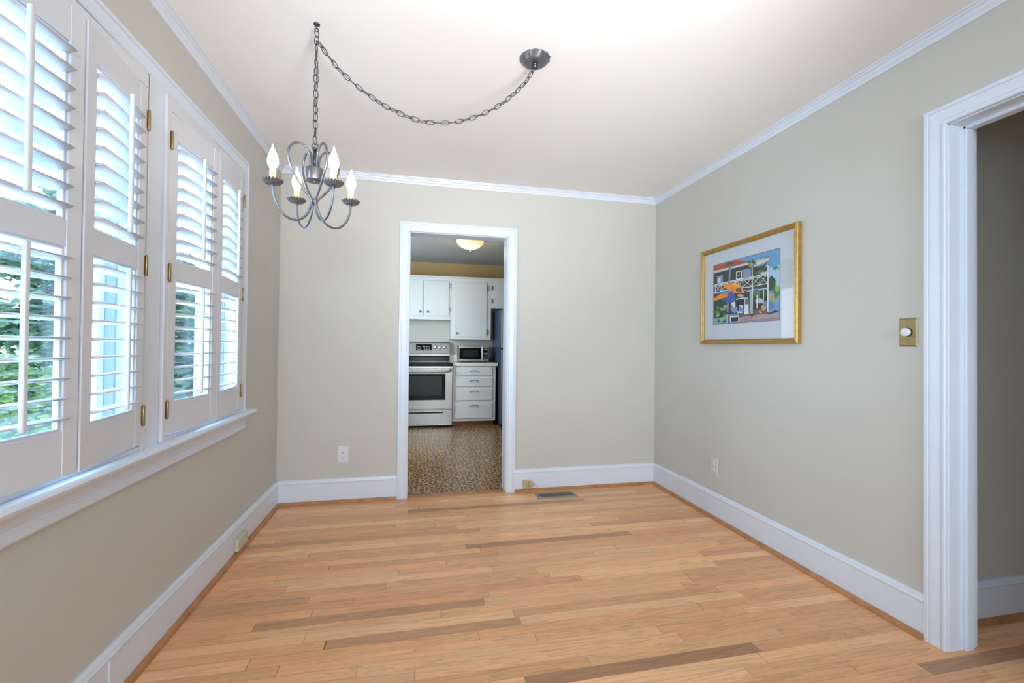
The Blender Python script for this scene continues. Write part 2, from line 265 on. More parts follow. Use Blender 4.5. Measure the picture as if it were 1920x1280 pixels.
ART = [('sky',[(0.0,1.0),(1.0,1.0),(1.0,0.0),(0.0,0.0)]),('skyl',[(0.868,0.758),(1.0,0.772),(1.0,0.451),(0.864,0.478)]),('red',[(0.0,0.995),(0.602,0.995),(0.62,0.918),(0.007,0.898)]),('sky',[(0.396,1.0),(0.661,1.0),(0.658,0.903),(0.56,0.935)]),('cream',[(0.001,0.908),(0.6,0.908),(0.599,0.883),(0.005,0.875)]),('cream',[(0.659,0.918),(0.868,0.918),(0.866,0.87),(0.78,0.85),(0.656,0.822)]),('dk',[(0.007,0.869),(0.599,0.878),(0.656,0.822),(0.769,0.813),(0.852,0.85),(0.856,0.499),(0.637,0.492),(0.008,0.532)]),('lgrey',[(0.659,0.928),(0.868,0.918),(0.867,0.885),(0.662,0.879)]),('dk',[(0.658,0.933),(0.867,0.928),(0.869,0.918),(0.66,0.923)]),('grn',[(0.686,0.714),(0.778,0.801),(0.775,0.683)]),('lgrey',[(0.747,0.69),(0.848,0.841),(0.852,0.68)]),('dgrn',[(0.802,0.755),(0.797,0.734),(0.78,0.723),(0.765,0.724),(0.744,0.76),(0.748,0.781),(0.766,0.806),(0.78,0.78),(0.787,0.788)]),('dgrn',[(0.834,0.728),(0.821,0.714),(0.815,0.713),(0.804,0.711),(0.793,0.726),(0.793,0.751),(0.806,0.775),(0.816,0.771),(0.83,0.751)]),('dgrn',[(0.849,0.748),(0.845,0.729),(0.83,0.726),(0.818,0.724),(0.809,0.75),(0.803,0.772),(0.821,0.785),(0.831,0.795),(0.852,0.769)]),('blug',[(0.059,0.806),(0.166,0.809),(0.165,0.682),(0.061,0.67)]),('white',[(0.091,0.765),(0.124,0.774),(0.125,0.69),(0.091,0.686)]),('white',[(0.387,0.811),(0.48,0.813),(0.478,0.685),(0.387,0.684)]),('dk2',[(0.397,0.798),(0.469,0.8),(0.467,0.698),(0.397,0.695)]),('white',[(0.437,0.799),(0.435,0.694),(0.43,0.695),(0.432,0.801)]),('white',[(0.395,0.754),(0.468,0.75),(0.469,0.745),(0.396,0.748)]),('blug',[(0.496,0.82),(0.587,0.82),(0.611,0.803),(0.613,0.68),(0.497,0.686)]),('dk',[(0.007,0.515),(0.636,0.477),(0.843,0.511),(0.843,0.463),(0.645,0.45),(0.596,0.449),(0.591,0.102),(0.248,0.119),(0.013,0.099)]),('dk2',[(0.645,0.44),(0.843,0.453),(0.854,0.112),(0.635,0.097)]),('grn',[(0.748,0.402),(0.738,0.367),(0.717,0.356),(0.68,0.365),(0.66,0.393),(0.659,0.417),(0.658,0.441),(0.681,0.455),(0.719,0.448),(0.751,0.432)]),('dgrn',[(0.859,0.382),(0.846,0.364),(0.813,0.341),(0.788,0.35),(0.769,0.367),(0.759,0.4),(0.767,0.429),(0.79,0.455),(0.821,0.433),(0.849,0.418)]),('brown',[(0.433,0.12),(0.637,0.178),(0.86,0.178),(0.858,0.101),(0.635,0.087),(0.432,0.078)]),('dgrn',[(0.947,0.509),(0.949,0.46),(0.94,0.428),(0.911,0.432),(0.886,0.418),(0.86,0.434),(0.851,0.491),(0.848,0.53),(0.856,0.573),(0.861,0.595),(0.891,0.643),(0.915,0.621),(0.943,0.58),(0.953,0.558)]),('grn',[(1.0,0.383),(1.0,0.343),(0.982,0.329),(0.965,0.303),(0.945,0.304),(0.926,0.323),(0.909,0.357),(0.908,0.402),(0.92,0.449),(0.932,0.464),(0.952,0.505),(0.969,0.477),(0.984,0.454),(0.999,0.433)]),('lgrn',[(0.995,0.433),(0.998,0.411),(0.979,0.399),(0.961,0.402),(0.95,0.417),(0.945,0.443),(0.937,0.465),(0.961,0.487),(0.986,0.485),(1.0,0.463)]),('tan',[(0.862,0.391),(0.927,0.389),(0.942,0.291),(0.864,0.304)]),('lgrn',[(0.863,0.294),(0.997,0.287),(0.999,0.249),(0.863,0.265)]),('car',[(0.8,0.285),(0.881,0.277),(0.932,0.226),(0.934,0.159),(0.855,0.15),(0.779,0.189)]),('blue2',[(0.931,0.217),(1.0,0.226),(1.0,0.103),(0.938,0.14)]),('lgrey',[(0.68,0.323),(0.737,0.344),(0.783,0.317),(0.781,0.258),(0.683,0.272)]),('pave',[(0.432,0.078),(0.635,0.092),(0.858,0.101),(1.0,0.103),(1.0,0.0),(0.43,0.007)]),('brown',[(0.492,0.039),(0.691,0.085),(0.693,0.077),(0.494,0.031)]),('brown',[(0.441,0.017),(1.0,0.022),(1.0,0.016),(0.441,0.011)]),('dk2',[(0.858,0.106),(0.946,0.138),(1.0,0.117),(0.911,0.095),(0.822,0.086)]),('white',[(0.014,0.675),(0.264,0.685),(0.267,0.67),(0.017,0.66)]),('white',[(0.264,0.685),(0.641,0.682),(0.643,0.669),(0.267,0.67)]),('white',[(0.641,0.682),(0.851,0.691),(0.853,0.678),(0.643,0.669)]),('white',[(0.014,0.651),(0.263,0.665),(0.266,0.654),(0.016,0.639)]),('white',[(0.264,0.665),(0.64,0.659),(0.642,0.648),(0.266,0.653)]),('white',[(0.64,0.659),(0.851,0.668),(0.853,0.658),(0.642,0.648)]),('white',[(0.01,0.541),(0.26,0.549),(0.262,0.535),(0.013,0.527)]),('white',[(0.26,0.549),(0.637,0.539),(0.639,0.526),(0.262,0.535)]),('white',[(0.637,0.539),(0.847,0.545),(0.849,0.534),(0.639,0.526)]),('white',[(0.546,0.471),(0.645,0.477),(0.647,0.467),(0.548,0.461)]),('white',[(0.645,0.477),(0.854,0.475),(0.856,0.465),(0.646,0.467)]),('white',[(0.041,0.656),(0.037,0.537),(0.028,0.539),(0.031,0.658)]),('white',[(0.039,0.659),(0.138,0.543),(0.132,0.539),(0.033,0.655)]),('white',[(0.029,0.541),(0.135,0.665),(0.142,0.659),(0.036,0.535)]),('white',[(0.143,0.661),(0.139,0.54),(0.13,0.542),(0.134,0.663)]),('white',[(0.141,0.664),(0.264,0.547),(0.259,0.542),(0.136,0.659)]),('white',[(0.131,0.544),(0.262,0.671),(0.268,0.665),(0.138,0.538)]),('white',[(0.269,0.667),(0.266,0.543),(0.257,0.545),(0.261,0.669)]),('white',[(0.268,0.67),(0.385,0.544),(0.38,0.54),(0.262,0.665)]),('white',[(0.258,0.547),(0.383,0.669),(0.389,0.663),(0.264,0.541)]),('white',[(0.39,0.665),(0.386,0.541),(0.378,0.543),(0.382,0.667)]),('white',[(0.389,0.669),(0.495,0.542),(0.49,0.538),(0.383,0.664)]),('white',[(0.379,0.545),(0.494,0.668),(0.499,0.662),(0.385,0.539)]),('white',[(0.5,0.664),(0.497,0.539),(0.489,0.541),(0.492,0.666)]),('white',[(0.499,0.668),(0.63,0.54),(0.626,0.535),(0.494,0.663)]),('white',[(0.49,0.543),(0.629,0.667),(0.634,0.661),(0.495,0.537)]),('white',[(0.636,0.663),(0.632,0.537),(0.624,0.539),(0.628,0.665)]),('white',[(0.634,0.666),(0.741,0.543),(0.736,0.538),(0.63,0.662)]),('white',[(0.626,0.541),(0.739,0.672),(0.745,0.666),(0.631,0.535)]),('white',[(0.746,0.668),(0.742,0.54),(0.735,0.541),(0.738,0.67)]),('white',[(0.744,0.671),(0.841,0.545),(0.837,0.541),(0.74,0.667)]),('white',[(0.736,0.543),(0.84,0.677),(0.845,0.672),(0.741,0.538)]),('white',[(0.388,0.38),(0.519,0.385),(0.521,0.367),(0.39,0.364)]),('black',[(0.398,0.357),(0.515,0.362),(0.513,0.194),(0.398,0.177)]),('white',[(0.522,0.374),(0.576,0.37),(0.587,0.118),(0.518,0.116)]),('dk2',[(0.531,0.359),(0.568,0.358),(0.569,0.269),(0.533,0.269)]),('white',[(0.552,0.359),(0.553,0.266),(0.548,0.267),(0.547,0.36)]),('lgrey',[(0.513,0.412),(0.497,0.404),(0.475,0.398),(0.439,0.409),(0.416,0.418),(0.408,0.43),(0.406,0.44),(0.437,0.444),(0.47,0.438),(0.497,0.425)]),('sign',[(0.406,0.271),(0.5,0.268),(0.497,0.144),(0.408,0.144)]),('blue2',[(0.517,0.193),(0.502,0.159),(0.464,0.167),(0.425,0.184),(0.427,0.19),(0.407,0.219),(0.43,0.266),(0.463,0.251),(0.474,0.226)]),('black',[(0.443,0.235),(0.439,0.197),(0.424,0.167),(0.404,0.216),(0.395,0.241),(0.414,0.279),(0.428,0.304),(0.437,0.273)]),('white',[(0.38,0.296),(0.379,0.243),(0.347,0.251),(0.314,0.264),(0.311,0.283),(0.312,0.327),(0.32,0.358),(0.35,0.352),(0.375,0.327)]),('skin',[(0.352,0.236),(0.343,0.194),(0.323,0.193),(0.305,0.202),(0.298,0.243),(0.313,0.271),(0.326,0.298),(0.341,0.275)]),('blue2',[(0.415,0.207),(0.411,0.183),(0.368,0.146),(0.333,0.176),(0.309,0.205),(0.302,0.238),(0.335,0.25),(0.373,0.255),(0.414,0.238)]),('white',[(0.647,0.521),(0.642,0.107),(0.623,0.109),(0.628,0.524)]),('lgrey',[(0.619,0.455),(0.617,0.12),(0.607,0.121),(0.609,0.457)]),('white',[(0.861,0.799),(0.86,0.126),(0.844,0.127),(0.845,0.803)]),('white',[(0.8,0.452),(0.797,0.246),(0.786,0.247),(0.789,0.453)]),('white',[(0.713,0.388),(0.711,0.189),(0.698,0.19),(0.7,0.39)]),('black',[(0.616,0.12),(0.647,0.118),(0.646,0.086),(0.617,0.087)]),('orange2',[(0.833,0.182),(0.813,0.159),(0.804,0.139),(0.789,0.148),(0.78,0.165),(0.76,0.192),(0.771,0.227),(0.788,0.225),(0.805,0.218),(0.814,0.207)]),('skin',[(0.792,0.163),(0.74,0.12),(0.732,0.131),(0.784,0.174)]),('white',[(0.735,0.146),(0.771,0.117),(0.765,0.107),(0.728,0.136)]),('pole',[(0.312,0.964),(0.288,0.612),(0.257,0.62),(0.281,0.974)]),('pole',[(0.288,0.613),(0.266,0.182),(0.235,0.186),(0.257,0.62)]),('pole2',[(0.64,0.898),(0.646,0.521),(0.629,0.524),(0.622,0.902)]),('pole2',[(0.96,0.668),(0.961,0.478),(0.954,0.479),(0.953,0.67)]),('dgrn',[(0.617,0.904),(0.663,0.882),(0.701,0.835),(0.67,0.854),(0.631,0.894)]),('grn',[(0.947,0.748),(0.975,0.74),(0.997,0.707),(0.981,0.713),(0.959,0.739)]),('brgr',[(0.283,0.972),(0.333,0.951),(0.373,0.903),(0.341,0.921),(0.298,0.962)]),('dgrn',[(0.617,0.904),(0.642,0.868),(0.66,0.805),(0.649,0.839),(0.631,0.894)]),('grn',[(0.947,0.748),(0.964,0.73),(0.973,0.688),(0.97,0.704),(0.959,0.739)]),('brgr',[(0.283,0.972),(0.311,0.937),(0.329,0.873),(0.319,0.907),(0.298,0.962)]),('dgrn',[(0.617,0.904),(0.611,0.874),(0.597,0.817),(0.618,0.845),(0.631,0.894)]),('grn',[(0.947,0.748),(0.946,0.733),(0.938,0.694),(0.952,0.707),(0.959,0.739)]),('brgr',[(0.283,0.972),(0.277,0.943),(0.262,0.885),(0.285,0.913),(0.298,0.962)]),('dgrn',[(0.617,0.904),(0.587,0.897),(0.548,0.863),(0.594,0.868),(0.631,0.894)]),('grn',[(0.947,0.748),(0.932,0.747),(0.91,0.721),(0.938,0.721),(0.959,0.739)]),('brgr',[(0.283,0.972),(0.251,0.967),(0.21,0.933),(0.259,0.936),(0.298,0.962)]),('dgrn',[(0.617,0.904),(0.584,0.924),(0.543,0.918),(0.592,0.896),(0.631,0.894)]),('grn',[(0.947,0.748),(0.931,0.763),(0.908,0.754),(0.937,0.737),(0.959,0.739)]),('brgr',[(0.283,0.972),(0.249,0.994),(0.205,0.988),(0.257,0.964),(0.298,0.962)]),('dgrn',[(0.617,0.904),(0.606,0.939),(0.586,0.948),(0.613,0.91),(0.631,0.894)]),('grn',[(0.947,0.748),(0.943,0.773),(0.932,0.773),(0.949,0.746),(0.959,0.739)]),('brgr',[(0.283,0.972),(0.271,1.0),(0.25,1.0),(0.279,0.978),(0.298,0.962)]),('dgrn',[(0.617,0.904),(0.637,0.933),(0.65,0.935),(0.644,0.904),(0.631,0.894)]),('grn',[(0.947,0.748),(0.961,0.77),(0.967,0.767),(0.967,0.743),(0.959,0.739)]),('brgr',[(0.283,0.972),(0.305,1.0),(0.318,1.0),(0.313,0.972),(0.298,0.962)]),('dgrn',[(0.617,0.904),(0.661,0.909),(0.696,0.888),(0.668,0.881),(0.631,0.894)]),('grn',[(0.947,0.748),(0.974,0.756),(0.994,0.739),(0.98,0.73),(0.959,0.739)]),('brgr',[(0.283,0.972),(0.33,0.978),(0.368,0.956),(0.338,0.948),(0.298,0.962)]),('ygrn',[(0.641,0.856),(0.639,0.833),(0.617,0.821),(0.593,0.834),(0.588,0.848),(0.58,0.886),(0.595,0.904),(0.619,0.906),(0.643,0.888)]),('orange',[(0.009,0.441),(0.127,0.5),(0.248,0.488),(0.247,0.43),(0.016,0.397)]),('brown',[(0.007,0.421),(0.247,0.481),(0.249,0.477),(0.009,0.416)]),('blue',[(0.154,0.401),(0.246,0.425),(0.265,0.492),(0.348,0.481),(0.389,0.412),(0.376,0.339),(0.31,0.326),(0.187,0.357)]),('orange',[(0.161,0.655),(0.27,0.638),(0.385,0.626),(0.467,0.556),(0.527,0.472),(0.505,0.447),(0.369,0.471),(0.316,0.5),(0.178,0.611)]),('yellow',[(0.281,0.631),(0.374,0.644),(0.416,0.608),(0.467,0.556),(0.384,0.594)]),('black',[(0.477,0.504),(0.47,0.491),(0.454,0.482),(0.431,0.483),(0.408,0.491),(0.39,0.506),(0.384,0.521),(0.393,0.535),(0.409,0.542),(0.432,0.541),(0.455,0.534),(0.471,0.52)]),('blug',[(0.45,0.509),(0.445,0.498),(0.431,0.495),(0.417,0.503),(0.413,0.516),(0.418,0.527),(0.432,0.529),(0.445,0.522)]),('brown',[(0.343,0.602),(0.335,0.496),(0.329,0.497),(0.338,0.603)]),('brown',[(0.384,0.549),(0.317,0.497),(0.314,0.502),(0.381,0.554)]),('dgrn',[(0.234,0.263),(0.227,0.217),(0.198,0.185),(0.156,0.143),(0.099,0.156),(0.062,0.187),(0.022,0.241),(0.027,0.29),(0.038,0.344),(0.064,0.388),(0.111,0.415),(0.164,0.395),(0.21,0.364),(0.231,0.319)]),('grn',[(0.247,0.14),(0.236,0.126),(0.209,0.119),(0.177,0.132),(0.174,0.149),(0.193,0.167),(0.211,0.178),(0.242,0.155)]),('lgrn',[(0.239,0.101),(0.237,0.074),(0.209,0.083),(0.178,0.093),(0.186,0.107),(0.193,0.125),(0.21,0.131),(0.227,0.118)]),('dgrn',[(0.212,0.224),(0.194,0.2),(0.168,0.195),(0.151,0.206),(0.132,0.235),(0.152,0.25),(0.17,0.257),(0.195,0.25)]),('lgrn',[(0.243,0.271),(0.237,0.255),(0.215,0.252),(0.199,0.25),(0.177,0.28),(0.184,0.298),(0.216,0.3),(0.235,0.299)]),('grn',[(0.119,0.182),(0.112,0.161),(0.093,0.147),(0.07,0.171),(0.067,0.189),(0.079,0.21),(0.096,0.217),(0.126,0.207)]),('lgrn',[(0.216,0.228),(0.202,0.213),(0.182,0.212),(0.155,0.219),(0.143,0.238),(0.153,0.25),(0.183,0.255),(0.204,0.257)]),('dgrn',[(0.23,0.037),(0.222,0.023),(0.189,0.015),(0.171,0.026),(0.152,0.045),(0.159,0.07),(0.191,0.064),(0.21,0.052)]),('lgrn',[(0.125,0.142),(0.098,0.123),(0.077,0.114),(0.059,0.125),(0.048,0.15),(0.049,0.173),(0.08,0.186),(0.111,0.16)]),('grn',[(0.087,0.198),(0.087,0.175),(0.053,0.171),(0.033,0.185),(0.024,0.206),(0.033,0.224),(0.055,0.239),(0.081,0.22)]),('lgrn',[(0.093,0.057),(0.086,0.042),(0.055,0.031),(0.03,0.042),(0.016,0.064),(0.025,0.091),(0.057,0.088),(0.088,0.084)]),('dgrn',[(0.154,0.053),(0.15,0.036),(0.12,0.031),(0.095,0.036),(0.079,0.06),(0.088,0.081),(0.122,0.089),(0.138,0.081)]),('lgrn',[(0.207,0.068),(0.206,0.054),(0.178,0.04),(0.159,0.05),(0.134,0.075),(0.158,0.09),(0.179,0.096),(0.203,0.082)]),('grn',[(0.116,0.271),(0.113,0.25),(0.083,0.253),(0.066,0.252),(0.045,0.281),(0.068,0.305),(0.085,0.299),(0.104,0.289)]),('lgrn',[(0.179,0.24),(0.172,0.225),(0.153,0.208),(0.125,0.226),(0.13,0.247),(0.132,0.271),(0.154,0.263),(0.185,0.256)]),('dgrn',[(0.216,0.177),(0.201,0.161),(0.173,0.152),(0.15,0.166),(0.138,0.187),(0.142,0.206),(0.174,0.203),(0.194,0.207)]),('lgrn',[(0.183,0.053),(0.157,0.041),(0.135,0.029),(0.119,0.043),(0.11,0.06),(0.106,0.083),(0.137,0.086),(0.163,0.072)]),('lgrey',[(0.238,0.142),(0.266,0.15),(0.262,0.0),(0.239,0.0)]),('blug',[(0.271,0.138),(0.434,0.13),(0.438,0.093),(0.27,0.104)]),('white',[(0.295,0.105),(0.441,0.106),(0.443,0.009),(0.295,0.011)]),('dk2',[(0.308,0.089),(0.427,0.091),(0.428,0.017),(0.308,0.02)]),('black',[(0.281,0.116),(0.284,0.002),(0.269,0.002),(0.265,0.117)])]
# ------------------------------------------------------------------ room shell
XL, XR, YB, ZC = -0.954, 2.034, 3.525, 2.445
WT = 0.20
W1, W2, WZ = (1.025, 1.835), (1.935, 2.745), (0.785, 2.105)
DB, DBZ = (-0.038, 0.727), 2.032
DR, DRZ = (0.56, 1.345), 2.047
def wall_x(mb, x0, x1, ya, yb, z1, holes, z0=0):    # wall along y with holes (y0,y1,z0,z1)
    cuts = sorted(set([ya, yb]+[h[0] for h in holes]+[h[1] for h in holes]))
    for a, b in zip(cuts, cuts[1:]):
        hs = [h for h in holes if h[0] <= a+1e-6 and h[1] >= b-1e-6]
        if not hs: mb.box(x0, x1, a, b, z0, z1)
        else:
            h = hs[0]
            if h[2] > z0: mb.box(x0, x1, a, b, z0, h[2])
            if h[3] < z1: mb.box(x0, x1, a, b, h[3], z1)
def wall_y(mb, y0, y1, xa, xb, z1, holes, z0=0):
    cuts = sorted(set([xa, xb]+[h[0] for h in holes]+[h[1] for h in holes]))
    for a, b in zip(cuts, cuts[1:]):
        hs = [h for h in holes if h[0] <= a+1e-6 and h[1] >= b-1e-6]
        if not hs: mb.box(a, b, y0, y1, z0, z1)
        else:
            h = hs[0]
            if h[2] > z0: mb.box(a, b, y0, y1, z0, h[2])
            if h[3] < z1: mb.box(a, b, y0, y1, h[3], z1)
YR = -3.2
mb = MB(); wall_x(mb, XL-WT, XL, YR-.15, YB+.13, ZC+.1, [W1+WZ, W2+WZ, (-2.7, -1.1, .8, 2.2)]); structure(mb.build('wall_left', wall_m), 'greige wall with the two shuttered windows', 'wall')  # third opening, behind the camera, is added for the side fill lamp
mb = MB(); wall_y(mb, YB, YB+.13, XL, XR+.13, ZC+.1, [DB+(0, DBZ)]); structure(mb.build('wall_back', wall_m), 'greige wall with the cased opening to the kitchen', 'wall')
mb = MB(); wall_x(mb, XR, XR+.13, YR-.15, YB, ZC+.1, [DR+(0, DRZ)]); structure(mb.build('wall_right', wall_m), 'greige wall with the framed picture and dimmer switch', 'wall')
mb = MB(); wall_y(mb, YR-.15, YR, XL, XR, ZC+.1, [(-.7, 1.7, .8, 2.3)]); structure(mb.build('wall_front', wall_m), 'greige wall behind the camera', 'wall')  # unseen opening added to admit the rear fill lamp
mb = MB(); mb.box(XL-.02, XR+.02, YR, YB+.01, ZC, ZC+.1); structure(mb.build('ceiling', ceil_m), 'smooth white ceiling above the dining room', 'ceiling')
mb = MB(); mb.box(XL-.05, 4.2, YR-.1, YB+.02, -.05, 0); structure(mb.build('floor', oak_m), 'oak strip floor of the dining room', 'floor')
# hallway beyond the right opening
mb = MB(); mb.box(XR+.13, 4.2, 1.47, 1.6, 0, ZC); structure(mb.build('wall_hall', wall_m), 'shaded hallway wall beyond the right doorway', 'wall')
mb = MB(); mb.box(4.1, 4.2, -1.3, 1.47, 0, ZC); mb.box(XR+.13, 4.2, -1.4, -1.3, 0, ZC); structure(mb.build('wall_hall_end', wall_m), 'end walls of the hallway', 'wall')
mb = MB(); mb.box(XR+.13, 4.2, -1.4, 1.6, ZC, ZC+.1); structure(mb.build('ceiling_hall', ceil_m), 'hallway ceiling', 'ceiling')
# kitchen shell
KY0, KY1, KX0, KX1, KZ = YB+.13, 7.12, -1.0, 2.6, 2.46
mb = MB(); mb.box(KX0, KX1, YB+.02, KY1, -.05, 0.0); structure(mb.build('floor_kitchen', vin_m), 'brown and gold patterned vinyl kitchen floor', 'floor')
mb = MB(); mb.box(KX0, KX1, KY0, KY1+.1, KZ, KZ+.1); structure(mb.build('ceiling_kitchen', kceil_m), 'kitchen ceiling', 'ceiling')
mb = MB(); mb.box(KX0, KX1, KY1, KY1+.1, 0, 1.9, 0); mb.box(KX0, KX1, KY1, KY1+.1, 1.9, KZ, 1); structure(mb.build('wall_kitchen_back', [ksplash_m, kwall_m]), 'kitchen wall behind the range and cabinets', 'wall')
mb = MB(); wall_x(mb, KX0-.1, KX0, KY0, KY1, KZ, [(4.5, 5.9, 1.0, 2.05)]); structure(mb.build('wall_kitchen_left', kwall_m), 'left kitchen wall', 'wall')
mb = MB(); mb.box(KX1, KX1+.1, KY0, KY1, 0, KZ); structure(mb.build('wall_kitchen_right', kwall_m), 'right kitchen wall', 'wall')
# crown moulding
CR = [(0, ZC), (0, ZC-.047), (.006, ZC-.047), (.009, ZC-.039), (.009, ZC-.033), (.014, ZC-.028), (.018, ZC-.017), (.026, ZC-.013), (.028, ZC-.006), (.036, ZC-.005), (.038, ZC)]
mb = MB(); sweep(mb, [(XR, YR), (XR, YB), (XL, YB), (XL, YR)], CR); structure(mb.build('trim_1', trim_m), 'white crown moulding where walls meet the ceiling', 'crown moulding')
# baseboards with cap and oak shoe moulding
BH = .175
BB = [(0, 0.0), (.016, 0.0), (.016, BH-.030), (.019, BH-.028), (.021, BH-.022), (.017, BH-.016), (.014, BH-.004), (.010, BH), (0, BH)]
SH = [(.016, 0), (.036, 0), (.036, .007), (.033, .014), (.027, .019), (.016, .021)]
def base(name, path, label):
    b = MB(); sweep(b, path, BB); o = structure(b.build(name, trim_m), label, 'baseboard')
    s = MB(); sweep(s, path, SH); s.build('shoe_moulding', shoe_m, o); return o
base('baseboard_left', [(XL, YB), (XL, YR)], 'tall white baseboard below the windows')
base('baseboard_back_left', [(DB[0]-.0745, YB), (XL, YB)], 'white baseboard left of the kitchen doorway')
base('baseboard_back_right', [(XR, YB), (DB[1]+.0745, YB)], 'white baseboard right of the kitchen doorway')
base('baseboard_right', [(XR, DR[1]+.0745), (XR, YB)], 'tall white baseboard below the framed picture')
base('baseboard_right_near', [(XR, YR), (XR, DR[0]-.0745)], 'white baseboard on the right wall beside the camera')
base('baseboard_hall', [(4.1, 1.47), (XR+.13, 1.47)], 'white baseboard in the shaded hallway')
mb = MB(); mb.box(XL+.014, XL+.0185, 1.684, 1.762, .021, BH-.032); mb.build('patch_board', trim_m, bpy.data.objects['baseboard_left'], bevel=.001)
# door 1: kitchen opening
def opening(name, x0, x1, zt, rot, loc, depth, stop, label):
    r = thing(name, label, 'doorway', loc, rot); r['kind'] = 'structure'
    c = MB(); casing(c, x0, x1, 0.0, zt, CAS); c.build('casing', trim_m, r)
    j = MB(); t = .004
    j.box(x0-.02, x0+t, -.0005, depth, 0, zt+.0); j.box(x1-t, x1+.02, -.0005, depth, 0, zt); j.box(x0, x1, -.0005, depth, zt-t, zt+.018)
    j.build('jamb', trim_m, r)
    if stop:
        s = MB(); a, b = stop; s.box(x0+t, x0+t+.013, a, b, 0, zt-t); s.box(x1-t-.013, x1-t, a, b, 0, zt-t); s.box(x0+t, x1-t, a, b, zt-t-.013, zt-t); s.build('door_stop', trim_m, r, bevel=.003)
    c2 = MB(); casing(c2, x0, x1, 0.0, zt, [(u, h) for u, h in CAS]); o = c2.build('far_casing', trim_m, r); o.location = (x0+x1, depth, 0); o.rotation_euler = (0, 0, PI)
    return r
opening('door_1', DB[0], DB[1], DBZ, 0, (0, YB, 0), .13, None, 'white cased doorway opening to the kitchen')
# right wall: local x = -world y, front faces -X
opening('door_2', -DR[1], -DR[0], DRZ, -PI/2, (XR, 0, 0), .13, (.066, .106), 'white cased doorway on the right wall to the hallway')
mb = MB(); mb.loft([[(DB[0]+.004, YB-.028, 0), (DB[0]+.004, YB-.02, .009), (DB[0]+.004, YB+.028, .010), (DB[0]+.004, YB+.036, 0)], [(DB[1]-.004, YB-.028, 0), (DB[1]-.004, YB-.02, .009), (DB[1]-.004, YB+.028, .010), (DB[1]-.004, YB+.036, 0)]]); structure(mb.build('trim_2', shoe_m), 'oak threshold strip in the kitchen doorway', 'threshold')

# ------------------------------------------------------------------ windows (left wall; local x = world y, front faces +X)
def window(name, a, b, label):
    r = thing(name, label, 'window', (XL, 0, 0), PI/2); r['kind'] = 'structure'
    z0, z1 = WZ
    m_ = MB(); t = .018       # jamb lining, depth
    m_.box(a, a+t, 0, WT, z0, z1); m_.box(b-t, b, 0, WT, z0, z1); m_.box(a+t, b-t, 0, WT, z1-t, z1); m_.box(a+t, b-t, 0, WT, z0, z0+t); m_.build('window_jamb', trim_m, r)
    def sash(nm, za, zb, y):
        f = MB(); s = .045; A, B = a+t, b-t
        f.box(A, A+s, y, y+.032, za, zb); f.box(B-s, B, y, y+.032, za, zb); f.box(A+s, B-s, y, y+.032, za, za+s); f.box(A+s, B-s, y, y+.032, zb-s, zb)
        f.box(A+s, A+s+.008, y-.004, y+.036, za+s, zb-s); f.box(B-s-.008, B-s, y-.004, y+.036, za+s, zb-s)
        o = f.build(nm, vinyl_m, r, bevel=.003)
        g = MB(); g.box(A+s, B-s, y+.013, y+.018, za+s, zb-s); g.build('pane', glass_m, o); return o
    mid = (z0+z1)/2
    sash('lower_sash', z0+t, mid+.02, .085); sash('upper_sash', mid-.02, z1-t, .122)
    k = MB()
    for q in (a+t, b-t-.012): k.box(q, q+.012, .055, .083, z0+t, z1-t)
    k.build('sash_track', mat('shaded_track', (168, 180, 196), .4), r)  # shade and blue glass reflection are put into the track colour
    # hang strip that carries the shutters, standing proud of the casing
    h = MB(); A, B = a+.0, b-.0
    h.box(A, A+.026, -.032, .03, z0, z1-.0); h.box(B-.026, B, -.032, .03, z0, z1); h.box(A+.026, B-.026, -.032, .03, z1-.05, z1); h.box(A+.026, B-.026, -.03, .03, z0, z0+.016)
    h.build('shutter_frame', shut_m, r, bevel=.003)
    return r
window('window_1', W1[0], W1[1], 'near double-hung window behind the louvered shutters'); window('window_2', W2[0], W2[1], 'far double-hung window behind the louvered shutters')
# shared casing, mullion, stool and apron
r = thing('trim_3', 'white casing, stool and apron around the pair of windows', 'window trim', (XL, 0, 0), PI/2); r['kind'] = 'structure'
c = MB(); CW = [(u*1.14, h*1.1) for u, h in CAS]; casing(c, W1[0], W2[1], WZ[0], WZ[1], CW); c.build('casing', trim_m, r)
c = MB(); c.loft([[(x, y, z) for x, y in ((W1[1], 0), (W1[1], -.017), (W1[1]+.006, -.021), (W2[0]-.006, -.021), (W2[0], -.017), (W2[0], 0))] for z in (WZ[0], WZ[1])]); c.build('mullion', trim_m, r)
a, b = W1[0]-.085-.03, W2[1]+.085+.03
ST = [(.03, .785), (-.062, .785), (-.070, .781), (-.074, .773), (-.070, .764), (-.062, .760), (-.0, .760), (0, .76), (.03, .76)]
c = MB(); c.loft([[(a, y, z) for y, z in ST], [(b, y, z) for y, z in ST]]); c.build('stool', trim_m, r)
AP = [(0, .760), (-.040, .760), (-.040, .748), (-.030, .738), (-.024, .722), (-.024, .716), (-.019, .712), (-.019, .703), (-.022, .700), (-.022, .680), (-.016, .672), (0, .672)]
c = MB(); c.loft([[(a+.03, y, z) for y, z in AP], [(b-.03, y, z) for y, z in AP]]); c.build('apron', trim_m, r)

